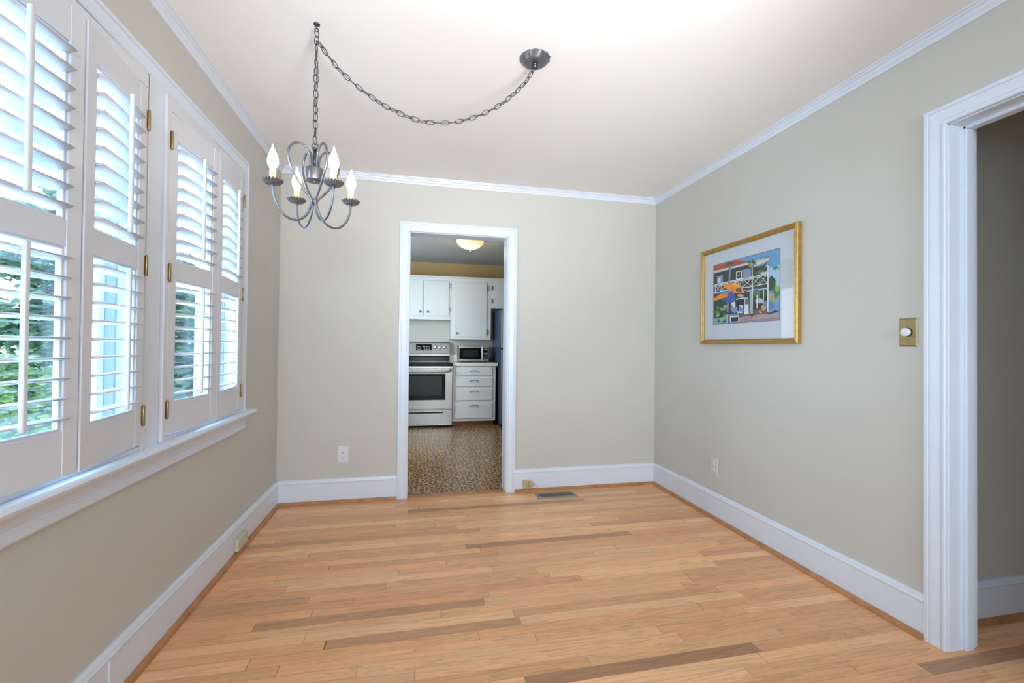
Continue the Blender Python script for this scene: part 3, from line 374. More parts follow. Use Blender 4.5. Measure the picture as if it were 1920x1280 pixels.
# ------------------------------------------------------------------ plantation shutters
PZ0, PZ1 = .806, 2.050
SEC = ((.926, 1.410), (1.480, 1.955))
def shutter(p0, p1, hinge_end, tilt_u, tilt_l, label, rodx=.5):
    w_ = math.hypot(p1[0]-p0[0], p1[1]-p0[1]); ang = math.atan2(p1[1]-p0[1], p1[0]-p0[0])
    R = thing('louvered_shutter', label, 'shutter', (p0[0], p0[1], 0), ang, 'louvered shutter panels on the left wall windows')
    st, T = .047, .027
    f = MB(); f.box(0, st, 0, T, PZ0, PZ1); f.box(w_-st, w_, 0, T, PZ0, PZ1)
    for za, zb in ((PZ0, SEC[0][0]), (SEC[0][1], SEC[1][0]), (SEC[1][1], PZ1)): f.box(st, w_-st, 0.0015, T-.0015, za, zb)
    for za, zb in SEC:        # stepped bead inside every opening
        e = .007
        f.box(st, st+e, .006, T-.006, za, zb); f.box(w_-st-e, w_-st, .006, T-.006, za, zb); f.box(st, w_-st, .006, T-.006, za, za+e); f.box(st, w_-st, .006, T-.006, zb-e, zb)
    f.build('frame', shut_m, R, bevel=.0018)
    LW, LT, n = .066, .0095, 9
    for (za, zb), tl in zip(SEC, (tilt_l, tilt_u)):
        pitch = (zb-za-.012)/n
        for i in range(n):
            zc = za+.006+pitch*(i+.5); l = MB(); rings = []
            prof = [(math.cos(t), math.sin(t)) for t in [2*PI*k/14 for k in range(14)]]
            for x in (st+.003, w_-st-.003):
                rings.append([(x, T/2+LW/2*c_*math.cos(tl)-LT/2*s_*math.sin(tl), zc+LW/2*c_*math.sin(tl)+LT/2*s_*math.cos(tl)) for c_, s_ in prof])
            l.loft(rings, sm=True); l.build('louver', shut_m, R)
        yq = T/2-LW/2*math.cos(tl)-.011; zq = -LW/2*math.sin(tl)
        q = MB(); q.box(w_*rodx-.006, w_*rodx+.006, yq-.006, yq+.006, za+.02+zq, zb-.018+zq); q.build('tilt_rod', shut_m, R, bevel=.003)
    for z in (.905, 1.43, 1.94) if True else ():
        hx = w_+.001 if hinge_end else -.001
        h = MB(); h.lathe([(0, 0), (.0032, .0), (.0048, .003), (.0048, .069), (.0032, .073), (0, .073)], (hx, -.0045, z-.036), n=12)
        h.box(hx-.008, hx+.008, -.0012, 0, z-.031, z+.031); h.build('hinge', brass_m, R)
    return R
XF = -.922
up, lo = math.radians(-9), math.radians(-4)
shutter((XF, 1.056), (XF+.032, 1.4475), False, up, lo, 'nearest louvered shutter panel, at the left edge of the photo')
shutter((XF+.035, 1.4535), (XF, 1.806), True, up, lo, 'second louvered shutter panel from the camera, hinged at the middle post')
shutter((XF, 1.964), (XF+.031, 2.325), False, up, lo, 'third louvered shutter panel from the camera, just past the middle post')
shutter((XF+.032, 2.3305), (XF, 2.716), True, up, lo, 'farthest louvered shutter panel, beside the corner of the room')
# ------------------------------------------------------------------ chandelier with swag chain
def catmull(P, n=8):
    P = [Vector(p) for p in P]; Q = [P[0]*2-P[1]]+P+[P[-1]*2-P[-2]]; out = []
    for i in range(1, len(Q)-2):
        for k in range(n):
            t = k/n; a, b, c, d = Q[i-1:i+3]
            out.append(.5*((2*b)+(c-a)*t+(2*a-5*b+4*c-d)*t*t+(3*b-a-3*c+d)*t**3))
    out.append(P[-1]); return out
HX, HY = -.396, 1.918
ch = thing('chandelier', 'four-candle pewter chandelier hanging by a swagged chain from the ceiling', 'chandelier', (HX, HY, ZC))
def L(p): return (p[0]-HX, p[1]-HY, p[2]-ZC)
zc = lambda z: z-ZC
b = MB(); b.lathe([(0, zc(1.862)), (.0325, zc(1.862)), (.0335, zc(1.858)), (.0335, zc(1.816)), (.0325, zc(1.812)), (0, zc(1.812))], n=40); b.lathe([(0, zc(1.806)), (.006, zc(1.806)), (.006, zc(1.812))], n=12); b.build('body_can', pewter_m, ch)
b = MB(); b.lathe([(0, zc(1.862)), (.0055, zc(1.862)), (.0055, zc(1.938)), (0, zc(1.938))], n=14); b.lathe([(0, zc(1.934)), (.009, zc(1.936)), (.0105, zc(1.941)), (.009, zc(1.946)), (.004, zc(1.948)), (0, zc(1.948))], n=16); b.build('stem', dkmetal_m, ch)
b = MB(); b.tube([(0.012*math.cos(t), 0, zc(1.953)+.010*math.sin(t)) for t in [2*PI*k/16 for k in range(16)]], .0022, 8, closed=True); b.build('loop', dkmetal_m, ch)
b = MB(); b.lathe([(0, zc(1.722)), (.0075, zc(1.724)), (.009, zc(1.733)), (.0075, zc(1.742)), (0, zc(1.744))], n=14); b.build('arm_collar', pewter_m, ch)
PROF = [(.017, 1.860), (.018, 1.895), (.028, 1.925), (.050, 1.945), (.078, 1.941), (.098, 1.917), (.103, 1.885), (.092, 1.845), (.068, 1.805), (.040, 1.768), (.019, 1.745), (.011, 1.730), (.013, 1.708), (.028, 1.674), (.055, 1.648), (.088, 1.642), (.120, 1.657), (.143, 1.690), (.154, 1.728), (.157, 1.758)]
lat = Vector((.9769, -.2137, 0)); fw = Vector((.2137, .9769, 0))
def armdir(cx, cy): v = lat*cx+fw*cy; return v.normalized()
random.seed(3)
for i, (cx, cy) in enumerate([(-.66, -.75), (.75, -.66), (-.76, .65), (.66, .75)]):
    d = armdir(cx, cy)
    pts = catmull([(d.x*r_, d.y*r_, zc(z_)) for r_, z_ in PROF], 6)
    b = MB(); b.tube(pts, .0046, 12); arm = b.build('arm', pewter_m, ch)
    ex, ey, ez = d.x*.157, d.y*.157, zc(1.756)
    b = MB(); b.lathe([(0, 0), (.008, 0), (.0235, .0012), (.030, .0075), (.0365, .0135), (.0375, .0150), (.030, .0095), (.0225, .0032), (.0, .002)], (ex, ey, ez), n=120, flute=(3, 6, 20, .045, .0030), sm=False); b.build('drip_pan', pewter_m, arm)
    b = MB(); b.lathe([(0, .002), (.0125, .002), (.0125, .020), (.0, .020)], (ex, ey, ez), n=24); b.lathe([(0, -.008), (.006, -.008), (.007, 0), (0, 0)], (ex, ey, ez), n=16); b.build('socket_cup', pewter_m, arm)
    b = MB(); b.lathe([(0, .020), (.0115, .020), (.0115, .052), (0, .052)], (ex, ey, ez), n=24); b.build('candle_sleeve', sleeve_m, arm)
    k = random.uniform(-.003, .003); BP = [(0, .052), (.0095, .052), (.0105, .060), (.0165, .072), (.0192, .084), (.0185, .096), (.0145, .112), (.0085, .127), (.004, .138), (.0016, .148), (0, .152)]
    BP = [(max(0, q.x), q.z) for q in catmull([(r_, 0, h_) for r_, h_ in BP], 4)]; b = MB(); b.lathe(BP, (ex, ey, ez), n=24); b.v = [(x+k*max(0, (z-ez-.11)/.03), y, z) for x, y, z in b.v]; b.build('flame_bulb', bulb_m, arm)
    point('candle_light', (HX+ex, HY+ey, ZC+ez+.085), 0.7, (1.0, .80, .55), .019)
def chain(name, pts, pitch=.0305, LL=.0395, WW=.0215, r=.0019, jit=.25):
    seg = [0]
    for p, q in zip(pts, pts[1:]): seg.append(seg[-1]+(q-p).length)
    n = int(seg[-1]/pitch); step = seg[-1]/n; mb = MB()
    for i in range(n):
        s = (i+.5)*step; j = max(k for k in range(len(seg)) if seg[k] <= s); j = min(j, len(pts)-2); f = (s-seg[j])/(seg[j+1]-seg[j])
        c = pts[j].lerp(pts[j+1], f); t = (pts[j+1]-pts[j]).normalized(); up = Vector((0, 1, 0))
        u = (up-t*up.dot(t)).normalized(); v = t.cross(u); a = (PI/2 if i % 2 else 0)+PI/4*.9+random.uniform(-jit, jit); e = u*math.cos(a)+v*math.sin(a)
        ring = []
        for k in range(18):
            th = 2*PI*k/18; ring.append(c+t*(LL/2-r)*math.cos(th)+e*(WW/2-r)*(abs(math.sin(th))**.8)*(1 if math.sin(th) >= 0 else -1))
        mb.tube(ring, r, 6, closed=True)
    return mb.build(name, dkmetal_m, ch)
vp = [Vector(L((HX, HY, z))) for z in (2.425, 2.2, 1.962)]
chain('drop_chain', vp, jit=.5)
SW = [(-.394, 2.378), (-.35, 2.322), (-.304, 2.269), (-.237, 2.215), (-.167, 2.170), (-.118, 2.145), (-.033, 2.115), (.035, 2.103), (.122, 2.109), (.202, 2.131), (.28, 2.167), (.355, 2.216), (.402, 2.258), (.443, 2.301), (.484, 2.354), (.510, 2.412)]
swp = catmull([L((x, HY+.007*k/15, z)) for k, (x, z) in enumerate(SW)], 4)
chain('swag_chain', swp, jit=.35)
cp = [p+Vector((0, .002*math.sin(i*1.3), .0025*math.sin(i*.9))) for i, p in enumerate(swp)]
b = MB(); b.tube(cp+[Vector(L((.512, HY+.007, 2.43)))], .0016, 6)
b.tube([Vector(L((HX+.002*math.sin(k*1.9), HY+.002*math.cos(k*1.4), 2.378-.0118*k*3))) for k in range(13)], .0016, 6); b.build('power_cord', cord_m, ch)
b = MB(); b.lathe([(0, -.004), (.012, -.0035), (.0125, 0), (0, 0)], n=20); b.tube([(0, 0, -.003), (0, 0, -.014), (.006, 0, -.020), (.006, 0, -.028), (0, 0, -.032), (-.005, 0, -.027)], .0019, 8); b.build('ceiling_hook', dkmetal_m, ch)
CX, CY = .512, 1.925
cx_, cy_, _ = L((CX, CY, ZC))
b = MB(); b.lathe([(0, -.0245), (.046, -.024), (.049, -.022), (.0675, -.003), (.068, 0), (0, 0)], (cx_, cy_, 0), n=84, flute=(3, 4, 14, .028, .0), sm=False); can = b.build('canopy', pewter_m, ch)
b = MB(); b.lathe([(0, -.046), (.007, -.046), (.0125, -.041), (.0125, -.036), (.010, -.033), (.0135, -.030), (.0135, -.026), (0, -.026)], (cx_, cy_, 0), n=20); b.build('canopy_nut', dkmetal_m, can)

# ------------------------------------------------------------------ framed picture (right wall; local x = -world y, faces -y local)
def right_wall(name, label, cat, y, z): return thing(name, label, cat, (XR, y, z), -PI/2)
pf = right_wall('framed_picture', 'gold-framed street scene print hanging on the right wall', 'picture', 2.442, 1.5215)
fw2, fh2 = .418, .3285
b = MB(); FP = [(0, 0), (0, .018), (.004, .024), (.008, .022), (.012, .026), (.018, .030), (.022, .028), (.026, .030), (.030, .024), (.030, 0)]
rings = []
for sx, sz in ((-1, -1), (1, -1), (1, 1), (-1, 1)): rings.append([(sx*(fw2-.030+u), -h, sz*(fh2-.030+u)) for u, h in FP])
rings.append(rings[0]); b.loft(rings, caps=False); b.build('frame', gold_m, pf)
b = MB(); b.box(-fw2+.028, fw2-.028, -.012, -.004, -fh2+.028, fh2-.028); b.build('mat_board', matb_m, pf)
ax0, ax1, az0, az1 = -.292, .282, 1.328-1.5215, 1.732-1.5215
COL = dict(sky=(96, 158, 206), skyl=(160, 200, 222), red=(176, 84, 62), cream=(206, 208, 206), dk=(46, 56, 54), dk2=(36, 40, 44), lgrey=(182, 186, 190), blug=(128, 148, 176), white=(222, 226, 230), grn=(70, 130, 78), dgrn=(34, 74, 50), lgrn=(132, 180, 92), brown=(108, 78, 74), tan=(186, 150, 124), car=(92, 130, 176), blue2=(110, 150, 196), pave=(168, 150, 156), black=(20, 20, 26), sign=(206, 208, 214), skin=(206, 130, 106), orange2=(222, 146, 70), pole=(134, 134, 170), pole2=(200, 206, 190), brgr=(96, 76, 60), ygrn=(150, 160, 86), orange=(240, 144, 48), yellow=(244, 186, 66), blue=(58, 90, 170))
cm = {k: i for i, k in enumerate(COL)}
b = MB(); b.box(ax0-.004, ax1+.004, -.0125, -.012, az0-.004, az1+.004, len(COL))
for i, (c_, pts) in enumerate(ART):
    y = -.0128-i*.000012
    b.add([(ax0+u*(ax1-ax0), y, az0+v*(az1-az0)) for u, v in pts], [tuple(range(len(pts)))], cm[c_])
b.build('print', [mat('ink_'+k, v, .55) for k, v in COL.items()]+[mat('red_mat_edge', (140, 80, 84), .6)], pf)
def pane_glass():
    M = bpy.data.materials.new('picture_glass'); M.use_nodes = True; nt = M.node_tree; nt.nodes.clear(); N = nt.nodes.new
    o = N('ShaderNodeOutputMaterial'); t = N('ShaderNodeBsdfTransparent'); g = N('ShaderNodeBsdfGlossy'); g.inputs['Roughness'].default_value = 0.03
    mx = N('ShaderNodeMixShader'); mx.inputs[0].default_value = 0.02; nt.links.new(t.outputs[0], mx.inputs[1]); nt.links.new(g.outputs[0], mx.inputs[2]); nt.links.new(mx.outputs[0], o.inputs[0]); return M
b = MB(); b.box(-fw2+.028, fw2-.028, -.0190, -.0178, -fh2+.028, fh2-.028); b.build('glazing', pane_glass(), pf)
# dimmer
dm = right_wall('dimmer_switch', 'brass wall plate with a round white dimmer knob beside the right doorway', 'light switch', 1.489, 1.237)
b = MB(); pw, ph = .0365, .060; b.loft([[(-pw, 0, -ph), (pw, 0, -ph), (pw, 0, ph), (-pw, 0, ph)], [(-pw, -.0015, -ph), (pw, -.0015, -ph), (pw, -.0015, ph), (-pw, -.0015, ph)], [(-pw+.006, -.0065, -ph+.006), (pw-.006, -.0065, -ph+.006), (pw-.006, -.0065, ph-.006), (-pw+.006, -.0065, ph-.006)]]); b.build('wall_plate', brass_m, dm)
for z in (.030, -.030): b = MB(); b.lathe([(0, -.0085), (.002, -.0082), (.0032, -.0065), (0, -.0065)], (0, 0, z), 'y', 14); b.build('screw', brass_m, dm)
b = MB(); b.lathe([(0, -.0075), (.0185, -.0075), (.0185, -.0064), (0, -.0064)], (0, 0, 0), 'y', 32, 1); b.lathe([(0, -.026), (.014, -.026), (.0165, -.0245), (.0168, -.011), (.015, -.0085), (0, -.0085)], (0, 0, 0), 'y', 40, flute=(2, 3, 20, .012, 0)); b.build('knob', [knobw_m, dark_m], dm)
# outlets
def outlet(root, pm, sm_, tall=.120, wide=.0765):
    b = MB(); pw, ph = wide/2, tall/2; b.loft([[(-pw, y, -ph+e), (pw, y, -ph+e), (pw, y, ph-e), (-pw, y, ph-e)] if e == 0 else [(-pw+e, y, -ph+e), (pw-e, y, -ph+e), (pw-e, y, ph-e), (-pw+e, y, ph-e)] for y, e in ((0, 0), (-.002, 0), (-.005, .004))]); b.build('cover_plate', pm, root)
    for s in (1, -1):
        b = MB(); b.lathe([(0, -.0072), (.0150, -.0072), (.0162, -.0062), (.0162, -.004), (0, -.004)], (0, 0, s*.0195), 'y', 28)
        b.v = [(x, y, max(min(z, s*.0195+.0125), s*.0195-.0125)) for x, y, z in b.v]
        o = b.build('receptacle', sm_, root)
        d = MB(); d.box(-.0075, -.0050, -.0077, -.0070, s*.0195+.001, s*.0195+.010); d.box(.0050, .0073, -.0077, -.0070, s*.0195+.002, s*.0195+.009); d.lathe([(0, -.0077), (.0028, -.0077), (.0028, -.007)], (0, 0, s*.0195-.0065), 'y', 12); d.build('slots', slot_m, o)
    b = MB(); b.lathe([(0, -.0068), (.0026, -.0064), (.003, -.005)], (0, 0, 0), 'y', 12); b.build('screw', pm, root)
o1 = thing('wall_outlet', 'white duplex outlet on the back wall left of the kitchen doorway', 'outlet', (-.502, YB, .350)); outlet(o1, plate_m, plate_m)
o2 = right_wall('wall_outlet', 'wall-coloured duplex outlet low on the right wall under the picture', 'outlet', 2.735, .346); outlet(o2, wplate_m, plate_m)
# telephone / cable jacks
j = thing('cable_jack', 'tan baseboard jack with round dial and loose wire right of the kitchen doorway', 'jack', (.905, YB-.017, .026))
b = MB(); b.box(-.040, .028, -.021, 0, .004, .066); b.build('jack_box', tan_m, j, bevel=.007, seg=3)
b = MB(); b.lathe([(0, -.032), (.019, -.031), (.0215, -.029), (.0215, -.021), (0, -.021)], (.026, 0, .035), 'y', 28); b.build('round_cap', tan_m, j)
b = MB(); b.tube([(.026+.0222*math.cos(t), -.0285, .035+.0222*math.sin(t)) for t in [2*PI*k/28 for k in range(20)]], .0008, 6); b.tube(catmull([(.045, -.029, .033), (.062, -.030, .030), (.078, -.030, .018), (.090, -.028, .001), (.095, -.0205, -.004)], 5), .0009, 6); b.build('wire', cord_m, j)
b = MB(); b.lathe([(0, -.0225), (.0028, -.022), (.003, -.021)], (-.012, 0, .036), 'y', 10); b.build('screw', toe_m, j)
j = thing('phone_jack', 'cream baseboard jack box on the left wall below the far window', 'jack', (XL+.017, 2.785, .026), PI/2)
b = MB(); b.box(-.078, .078-.02, -.024, 0, .004, .072); b.build('jack_box', cream_m, j, bevel=.006, seg=3)
b = MB(); b.box(-.060, .040, -.0275, -.024, .014, .062); b.build('jack_lid', cream_m, j, bevel=.003)
b = MB(); b.box(.058, .082, -.018, 0, .008, .050); b.build('jack_plug', cream_m, j, bevel=.003)
# floor vent
v = thing('floor_vent', 'brown-grey metal floor register by the back baseboard', 'vent', (1.103, 3.372, 0))
b = MB(); b.loft([[(-.160+e, -.0675+e, z), (.160-e, -.0675+e, z), (.160-e, .0675-e, z), (-.160+e, .0675-e, z)] for e, z in ((0, 0), (0, .002), (.005, .006), (.024, .007), (.0245, .0010))], caps=False); b.build('frame', ventg_m, v)
b = MB(); b.box(-.134, .134, -.042, .042, .0005, .0030); b.build('duct_shadow', dark_m, v)
b = MB(); n = 22
for i in range(n+1):
    x = -.134+.268*i/n; b.box(x-.0023, x+.0023, -.043, .043, .004, .0068)
b.build('grille', ventg_m, v)
# ------------------------------------------------------------------ kitchen
def face_door(root, x0, x1, z0, z1, y, knob, hinges, label=None, grooves=0):
    b = MB(); b.box(x0, x1, y-.019, y-.001, z0, z1); d = b.build('door', cab_m, root, bevel=.004)
    if knob:
        k = MB(); k.lathe([(0, -.045), (.012, -.043), (.0155, -.038), (.013, -.031), (.006, -.028), (.006, -.019), (0, -.019)], (knob[0], y, knob[1]), 'y', 20); k.build('knob', handle_m, d)
    for hx, hz in hinges:
        h = MB(); h.box(hx-.011, hx+.011, y-.0225, y-.0005, hz-.032, hz+.032); h.cyl((hx, y-.024, hz-.030), .005, .060, 'z', 10); h.build('hinge', handle_m, d)
    return d
def cabinet(label, x0, x1, z0, z1, yf, yb, cat='cabinet'):
    r = thing('wall_cabinet', label, cat, (0, 0, 0)); b = MB(); b.box(x0, x1, yf, yb, z0, z1); b.build('body', cab_m, r, bevel=.002)
    t = MB(); t.box(x0, x1, yf-.022, yf, z1-.030, z1); t.build('top_trim', cab_m, r, bevel=.006); return r
YF, YK = 6.80, KY1
r = cabinet('white cabinet with two doors above the range', -.235, .5385, 1.55, 2.205, YF, YK-.002)
face_door(r, -.21, .128, 1.605, 2.130, YF, (.088, 1.662), [(-.222, 2.05), (-.222, 1.68)]); face_door(r, .157, .508, 1.605, 2.130, YF, (.198, 1.662), [(.520, 2.06), (.520, 1.70)])
r = cabinet('tall white single-door cabinet hanging above the microwave', .540, 1.1515, 1.258, 2.205, YF, YK-.002)
face_door(r, .587, 1.083, 1.300, 2.122, YF, (.632, 1.352), [(1.095, 2.04), (1.095, 1.38)])
r = cabinet('short white cabinet above the refrigerator', 1.153, 2.0, 1.738, 2.205, YF, YK-.002)
face_door(r, 1.180, 1.56, 1.775, 2.135, YF, (1.52, 1.83), [(1.168, 2.05), (1.168, 1.85)]); face_door(r, 1.59, 1.97, 1.775, 2.135, YF, (1.63, 1.83), [(1.982, 2.05), (1.982, 1.85)])
# range
rg = thing('kitchen_range', 'stainless steel electric range with black glass oven door', 'stove', (.170, 6.45, 0))
X = .378
b = MB(); b.box(-X, X, .03, .645, .03, .895); b.build('body', steelp_m, rg)
b = MB(); b.box(-X+.03, X-.03, .05, .6, 0, .03); b.build('base', dark_m, rg)
b = MB(); b.box(-X, X, 0, .030, .045, .252); dr = b.build('storage_drawer', steel_m, rg, bevel=.004); b = MB(); b.box(-X+.05, X-.13, -.002, .004, .202, .222); b.build('pull_recess', dark_m, dr); b = MB(); b.box(-X+.05, X-.13, -.006, .0, .190, .203); b.build('pull_lip', steelp_m, dr, bevel=.002)
b = MB(); b.box(-X, X, -.008, .028, .262, .838); dr = b.build('oven_door', steel_m, rg, bevel=.005)
b = MB(); b.box(-X+.07, X-.10, -.0105, -.008, .392, .765); b.build('door_glass', black_m, dr, bevel=.001)
b = MB(); b.box(-X+.14, X-.15, -.0115, -.0105, .455, .728); b.build('window', mat('oven_window', (44, 41, 42), .3, spec=.15), dr)
b = MB(); b.tube(catmull([(-X+.03, -.012, .822), (-X+.035, -.045, .805), (-X+.09, -.056, .800), (0, -.060, .797), (X-.09, -.056, .800), (X-.035, -.045, .805), (X-.03, -.012, .822)], 6), .0155, 12); b.build('handle', steelp_m, dr)
b = MB(); b.box(-X, X, -.012, .03, .846, .868); b.build('front_trim', steelp_m, rg, bevel=.002)
b = MB(); b.box(-X-.003, X+.003, -.022, .56, .870, .915); b.build('cooktop', black_m, rg, bevel=.006)
for cx0, cy0, rr in ((-.19, .13, .1), (.19, .13, .08), (-.19, .40, .08), (.19, .40, .1)):
    b = MB(); b.lathe([(rr-.004, .9152), (rr, .9156), (rr+.003, .9152)], (cx0, cy0, 0), n=40); b.build('burner_ring', mat('burner_grey', (70, 72, 76), .3), rg)
b = MB(); b.loft([[(x, y, z) for y, z in ((.56, .9), (.645, .9), (.645, 1.215), (.600, 1.215), (.585, 1.20), (.563, 1.045), (.56, 1.03))] for x in (-X, X)]); bg_ = b.build('backguard', steel_m, rg, bevel=.002)
b = MB(); b.loft([[(x, y, z) for y, z in ((.552, .918), (.565, .918), (.565, 1.018), (.552, .99))] for x in (-X+.004, X-.004)]); b.build('black_panel', black_m, bg_)
def bgy(z): return .563+(.585-.563)*(z-1.045)/(1.20-1.045)
def onbg(b, x0, x1, z0, z1, off, mi=0): b.loft([[(x0, bgy(z)-off, z), (x1, bgy(z)-off, z), (x1, bgy(z)-off+.003, z), (x0, bgy(z)-off+.003, z)] for z in (z0, z1)], mi)
b = MB(); onbg(b, -.135, .100, 1.088, 1.180, .003); dp = b.build('display_panel', black_m, bg_)
b = MB()
for row in (1.105, 1.140):
    for q in range(6):
        if q in (2,): continue
        onbg(b, -.118+q*.034, -.118+q*.034+.020, row, row+.005, .0045, 0)
onbg(b, -.038, -.004, 1.138, 1.158, .0045, 1); b.build('display_marks', [white_mark_m, green_mark_m], dp)
for kx in (-.335, -.275, -.215, .155, .225, .298):
    if abs(kx+.215) < .001: continue
    b = MB(); z = 1.134; y = bgy(z); b.lathe([(0, -.030), (.021, -.029), (.0235, -.026), (.0245, -.004), (.027, 0), (0, .002)], (kx, y, z), 'y', 28); b.box(kx-.003, kx+.003, y-.0315, y-.0285, z-.004, z+.019); b.build('knob', steelp_m, bg_)
# drawer cabinet
dc = thing('drawer_cabinet', 'white base cabinet with four drawers between range and refrigerator', 'cabinet', (0, 0, 0))
b = MB(); b.box(.556, 1.180, 6.50, YK-.002, .075, .868); b.build('body', cab_m, dc, bevel=.002)
b = MB(); b.box(.558, 1.165, 6.56, YK-.01, 0, .075); b.build('toe_kick', toe_m, dc)
for z0, z1, hz in ((.730, .850, .793), (.570, .706, .655), (.370, .545, .499), (.108, .335, .290)):
    b = MB(); b.loft([[(.592+e, 6.50-y, z0+e), (1.133-e, 6.50-y, z0+e), (1.133-e, 6.50-y, z1-e), (.592+e, 6.50-y, z1-e)] for y, e in ((0, 0), (.008, 0), (.018, .010))]); d = b.build('drawer', cab_m, dc)
    b = MB(); b.tube(catmull([(.800, 6.480, hz-.003), (.812, 6.462, hz+.003), (.835, 6.455, hz+.011), (.865, 6.453, hz+.014), (.895, 6.455, hz+.011), (.918, 6.462, hz+.003), (.930, 6.480, hz-.003)], 5), .0048, 8); b.build('pull', handle_m, d)
ct = MB(); ct.box(.553, 1.205, 6.472, YK-.002, .870, .916); ct.box(.556, 1.19, YK-.022, YK-.002, .916, 1.02); tag(ct.build('countertop', lam_m, bevel=.004), 'short cream laminate countertop with upstand under the microwave', 'countertop')
# microwave
mw = thing('microwave_oven', 'stainless microwave with black glass door on the short countertop', 'microwave', (.888, 6.72, .916))
b = MB(); b.box(-.224, .224, .018, .335, .013, .252); b.build('body', steelp_m, mw, bevel=.004)
for fx in (-.19, .19):
    for fy in (.05, .30): b = MB(); b.cyl((fx, fy, 0), .013, .014, 'z', 12); b.build('foot', dark_m, mw)
b = MB(); b.box(-.224, .120, 0, .018, .013, .252); d = b.build('door', steel_m, mw, bevel=.004)
b = MB(); b.box(-.222, .108, -.0025, 0, .048, .214); b.build('door_glass', black_m, d); b = MB(); b.box(-.165, .062, -.0035, -.0025, .085, .185); b.build('window', mat('smoked_window', (30, 31, 35), .3, spec=.15), d)
b = MB(); b.tube([(.118, 0, .030), (.118, -.024, .036), (.118, -.028, .05), (.118, -.028, .215), (.118, -.024, .23), (.118, 0, .236)], .0095, 10); b.build('handle', mat('silver_handle', (206, 214, 230), .3, .4), d)
b = MB(); b.box(.122, .224, 0, .018, .013, .252); cpn = b.build('control_panel', steelp_m, mw, bevel=.003)
b = MB(); b.box(.138, .206, -.002, 0, .045, .212); b.build('keypad', black_m, cpn)
b = MB()
for q in range(3):
    for w_ in range(5): b.box(.147+q*.019, .157+q*.019, -.003, -.002, .056+w_*.020, .064+w_*.020, 0)
b.box(.146, .198, -.003, -.002, .126, .146, 0); b.box(.150, .196, -.003, -.002, .186, .202, 1); b.build('key_marks', [mat('grey_key', (150, 154, 168), .5), green_mark_m], cpn)
bx = MB(); bx.box(1.125, 1.188, 6.86, 7.05, .916, .978); bx.box(1.120, 1.193, 6.855, 7.055, .978, .990); tag(bx.build('wooden_box', mat('dark_red_wood', (96, 44, 26), .45), bevel=.003), 'small dark wooden box on the countertop beside the refrigerator', 'box')
# refrigerator
rf = thing('refrigerator', 'stainless top-freezer refrigerator with blue-grey side, right of the drawers', 'refrigerator', (1.60, 6.30, 0))
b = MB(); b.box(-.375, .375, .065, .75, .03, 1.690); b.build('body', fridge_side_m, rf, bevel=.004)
b = MB(); b.box(-.36, .36, .08, .7, 0, .03); b.build('base', dark_m, rf)
for z0, z1, hz in ((.055, 1.118, (.62, 1.08)), (1.132, 1.688, (1.17, 1.50))):
    b = MB(); b.box(-.375, .375, 0, .060, z0, z1); d = b.build('door', steel_m, rf, bevel=.012, seg=3)
    b = MB(); b.tube([(.32, 0, hz[0]), (.32, -.045, hz[0]+.02), (.32, -.05, hz[0]+.06), (.32, -.05, hz[1]-.06), (.32, -.045, hz[1]-.02), (.32, 0, hz[1])], .011, 10); b.build('handle', steelp_m, d)
b = MB(); b.box(-.375, -.30, -.004, .05, 1.1185, 1.1315); b.build('middle_hinge', dark_m, rf)
# kitchen ceiling light
kl = thing('ceiling_light', 'lit frosted glass dome light on the kitchen ceiling', 'ceiling light', (.655, 5.43, KZ))
b = MB(); b.lathe([(0, 0), (.185, 0), (.190, -.006), (.186, -.016), (.172, -.024), (.0, -.024)], n=48); b.build('base_plate', steelp_m, kl)
b = MB(); b.lathe([(.168, -.020), (.164, -.040), (.148, -.068), (.118, -.094), (.080, -.110), (.04, -.118), (0, -.120)], n=64, flute=(0, 5, 24, .008, 0)); b.build('glass_dome', dome_m, kl)
b = MB(); b.lathe([(0, -.146), (.006, -.143), (.008, -.137), (.005, -.131), (.013, -.126), (.022, -.120), (0, -.114)], n=20); b.build('finial', mat('antique_brass', (150, 128, 90), .35, .9), kl)
point('kitchen_bulb', (.655, 5.43, KZ-.165), 5.2, (1.0, .86, .66), .04)

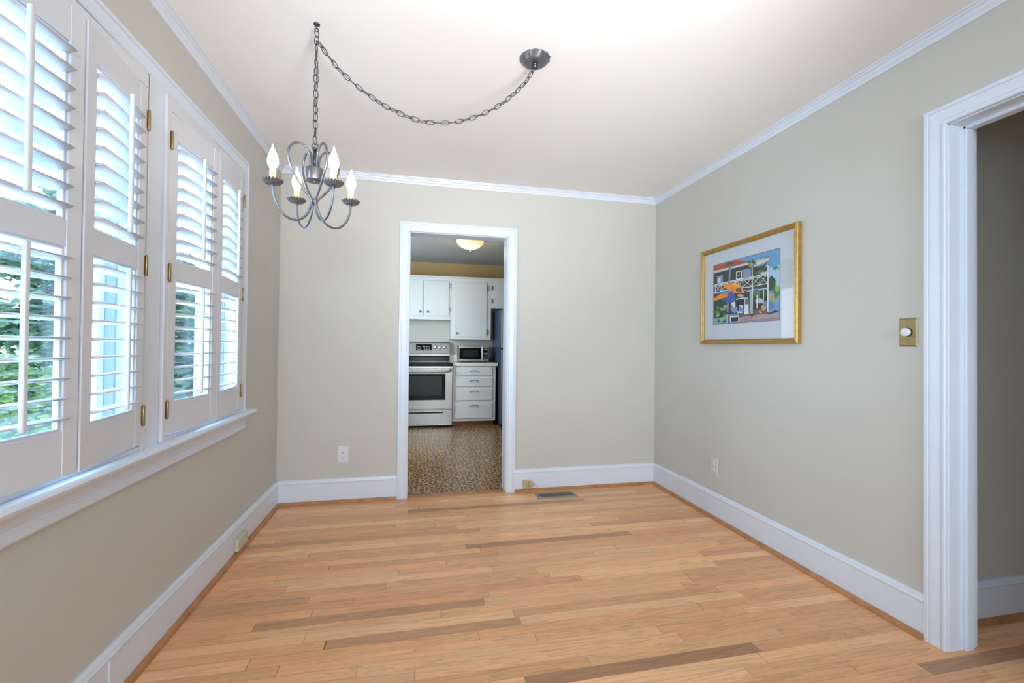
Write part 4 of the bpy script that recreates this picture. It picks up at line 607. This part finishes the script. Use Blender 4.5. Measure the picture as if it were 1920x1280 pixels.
# ------------------------------------------------------------------ outdoors
GZ = -.9
mb = MB(); mb.box(-40, XL-WT-.02, -20, 45, GZ-.1, GZ); structure(mb.build('ground', grass_m), 'lawn outside the windows', 'ground')
random.seed(11)
def tree(label, x, y, h, rad, lm, n, ls, trunk_h, kind='tree'):
    t = thing('shade_tree' if kind == 'tree' else 'shrub', label, kind, (x, y, GZ))
    b = MB(); b.tube([(0, 0, 0), (.05, 0, trunk_h*.5), (-.03, .05, trunk_h), (0, 0, h*.7)], [.16*rad/2, .13*rad/2, .09*rad/2, .03*rad/2], 9); b.build('trunk', bark_m, t)
    f = MB(); cl = []
    for i in range(16): 
        a = random.uniform(0, 2*PI); rr = rad*math.sqrt(random.random())*.75; cl.append((rr*math.cos(a), rr*math.sin(a), random.uniform(trunk_h*.8, h*.92), rad*random.uniform(.28, .45)))
    for i in range(n):
        c_ = random.choice(cl); d = Vector((random.gauss(0, 1), random.gauss(0, 1), random.gauss(0, 1))).normalized()*c_[3]*random.uniform(.55, 1.05); p = Vector(c_[:3])+d
        q = Matrix.Rotation(random.uniform(0, 2*PI), 3, 'Z') @ Matrix.Rotation(random.uniform(0, PI), 3, 'X'); s = ls*random.uniform(.6, 1.3)
        f.add([p+q @ Vector(v_) for v_ in ((-s*.5, 0, 0), (0, -s*.3, .02), (s*.6, 0, 0), (0, s*.3, .02))], [(0, 1, 2, 3)], random.choice((0, 0, 1)))
    f.build('foliage', lm, t)
spots = [(-6.3, 9.0, 4.4, 1.5), (-6.8, 12.8, 4.8, 1.8), (-9.8, 16.3, 5.4, 2.2), (-4.3, 10.7, 4.2, 1.4), (-7.0, 20.5, 5.6, 2.2), (-4.4, 14.3, 4.6, 1.6)]
labs = ['bushy green tree seen through the lower louvers at the left edge of the photo', 'second bushy tree behind it, pale green, in the near window', 'tall pale tree standing farthest left beyond the near window', 'round tree seen between near and far window', 'tall tree far behind the others beyond the far window', 'slim tree seen through the third shutter panel']
for k, ((x, y, h, r_), l_) in enumerate(zip(spots, labs)): tree(l_, x, y, h, r_, [[leaf_m, leaf2_m], [leaf2_m, leaf_m]][k % 2], 6500, .20, .5)
tree('bright green shrub low beside the lawn at the left edge of the photo', -4.9, 6.8, 1.9, .8, [leaf3_m, leaf_m], 3000, .11, .2, 'shrub')
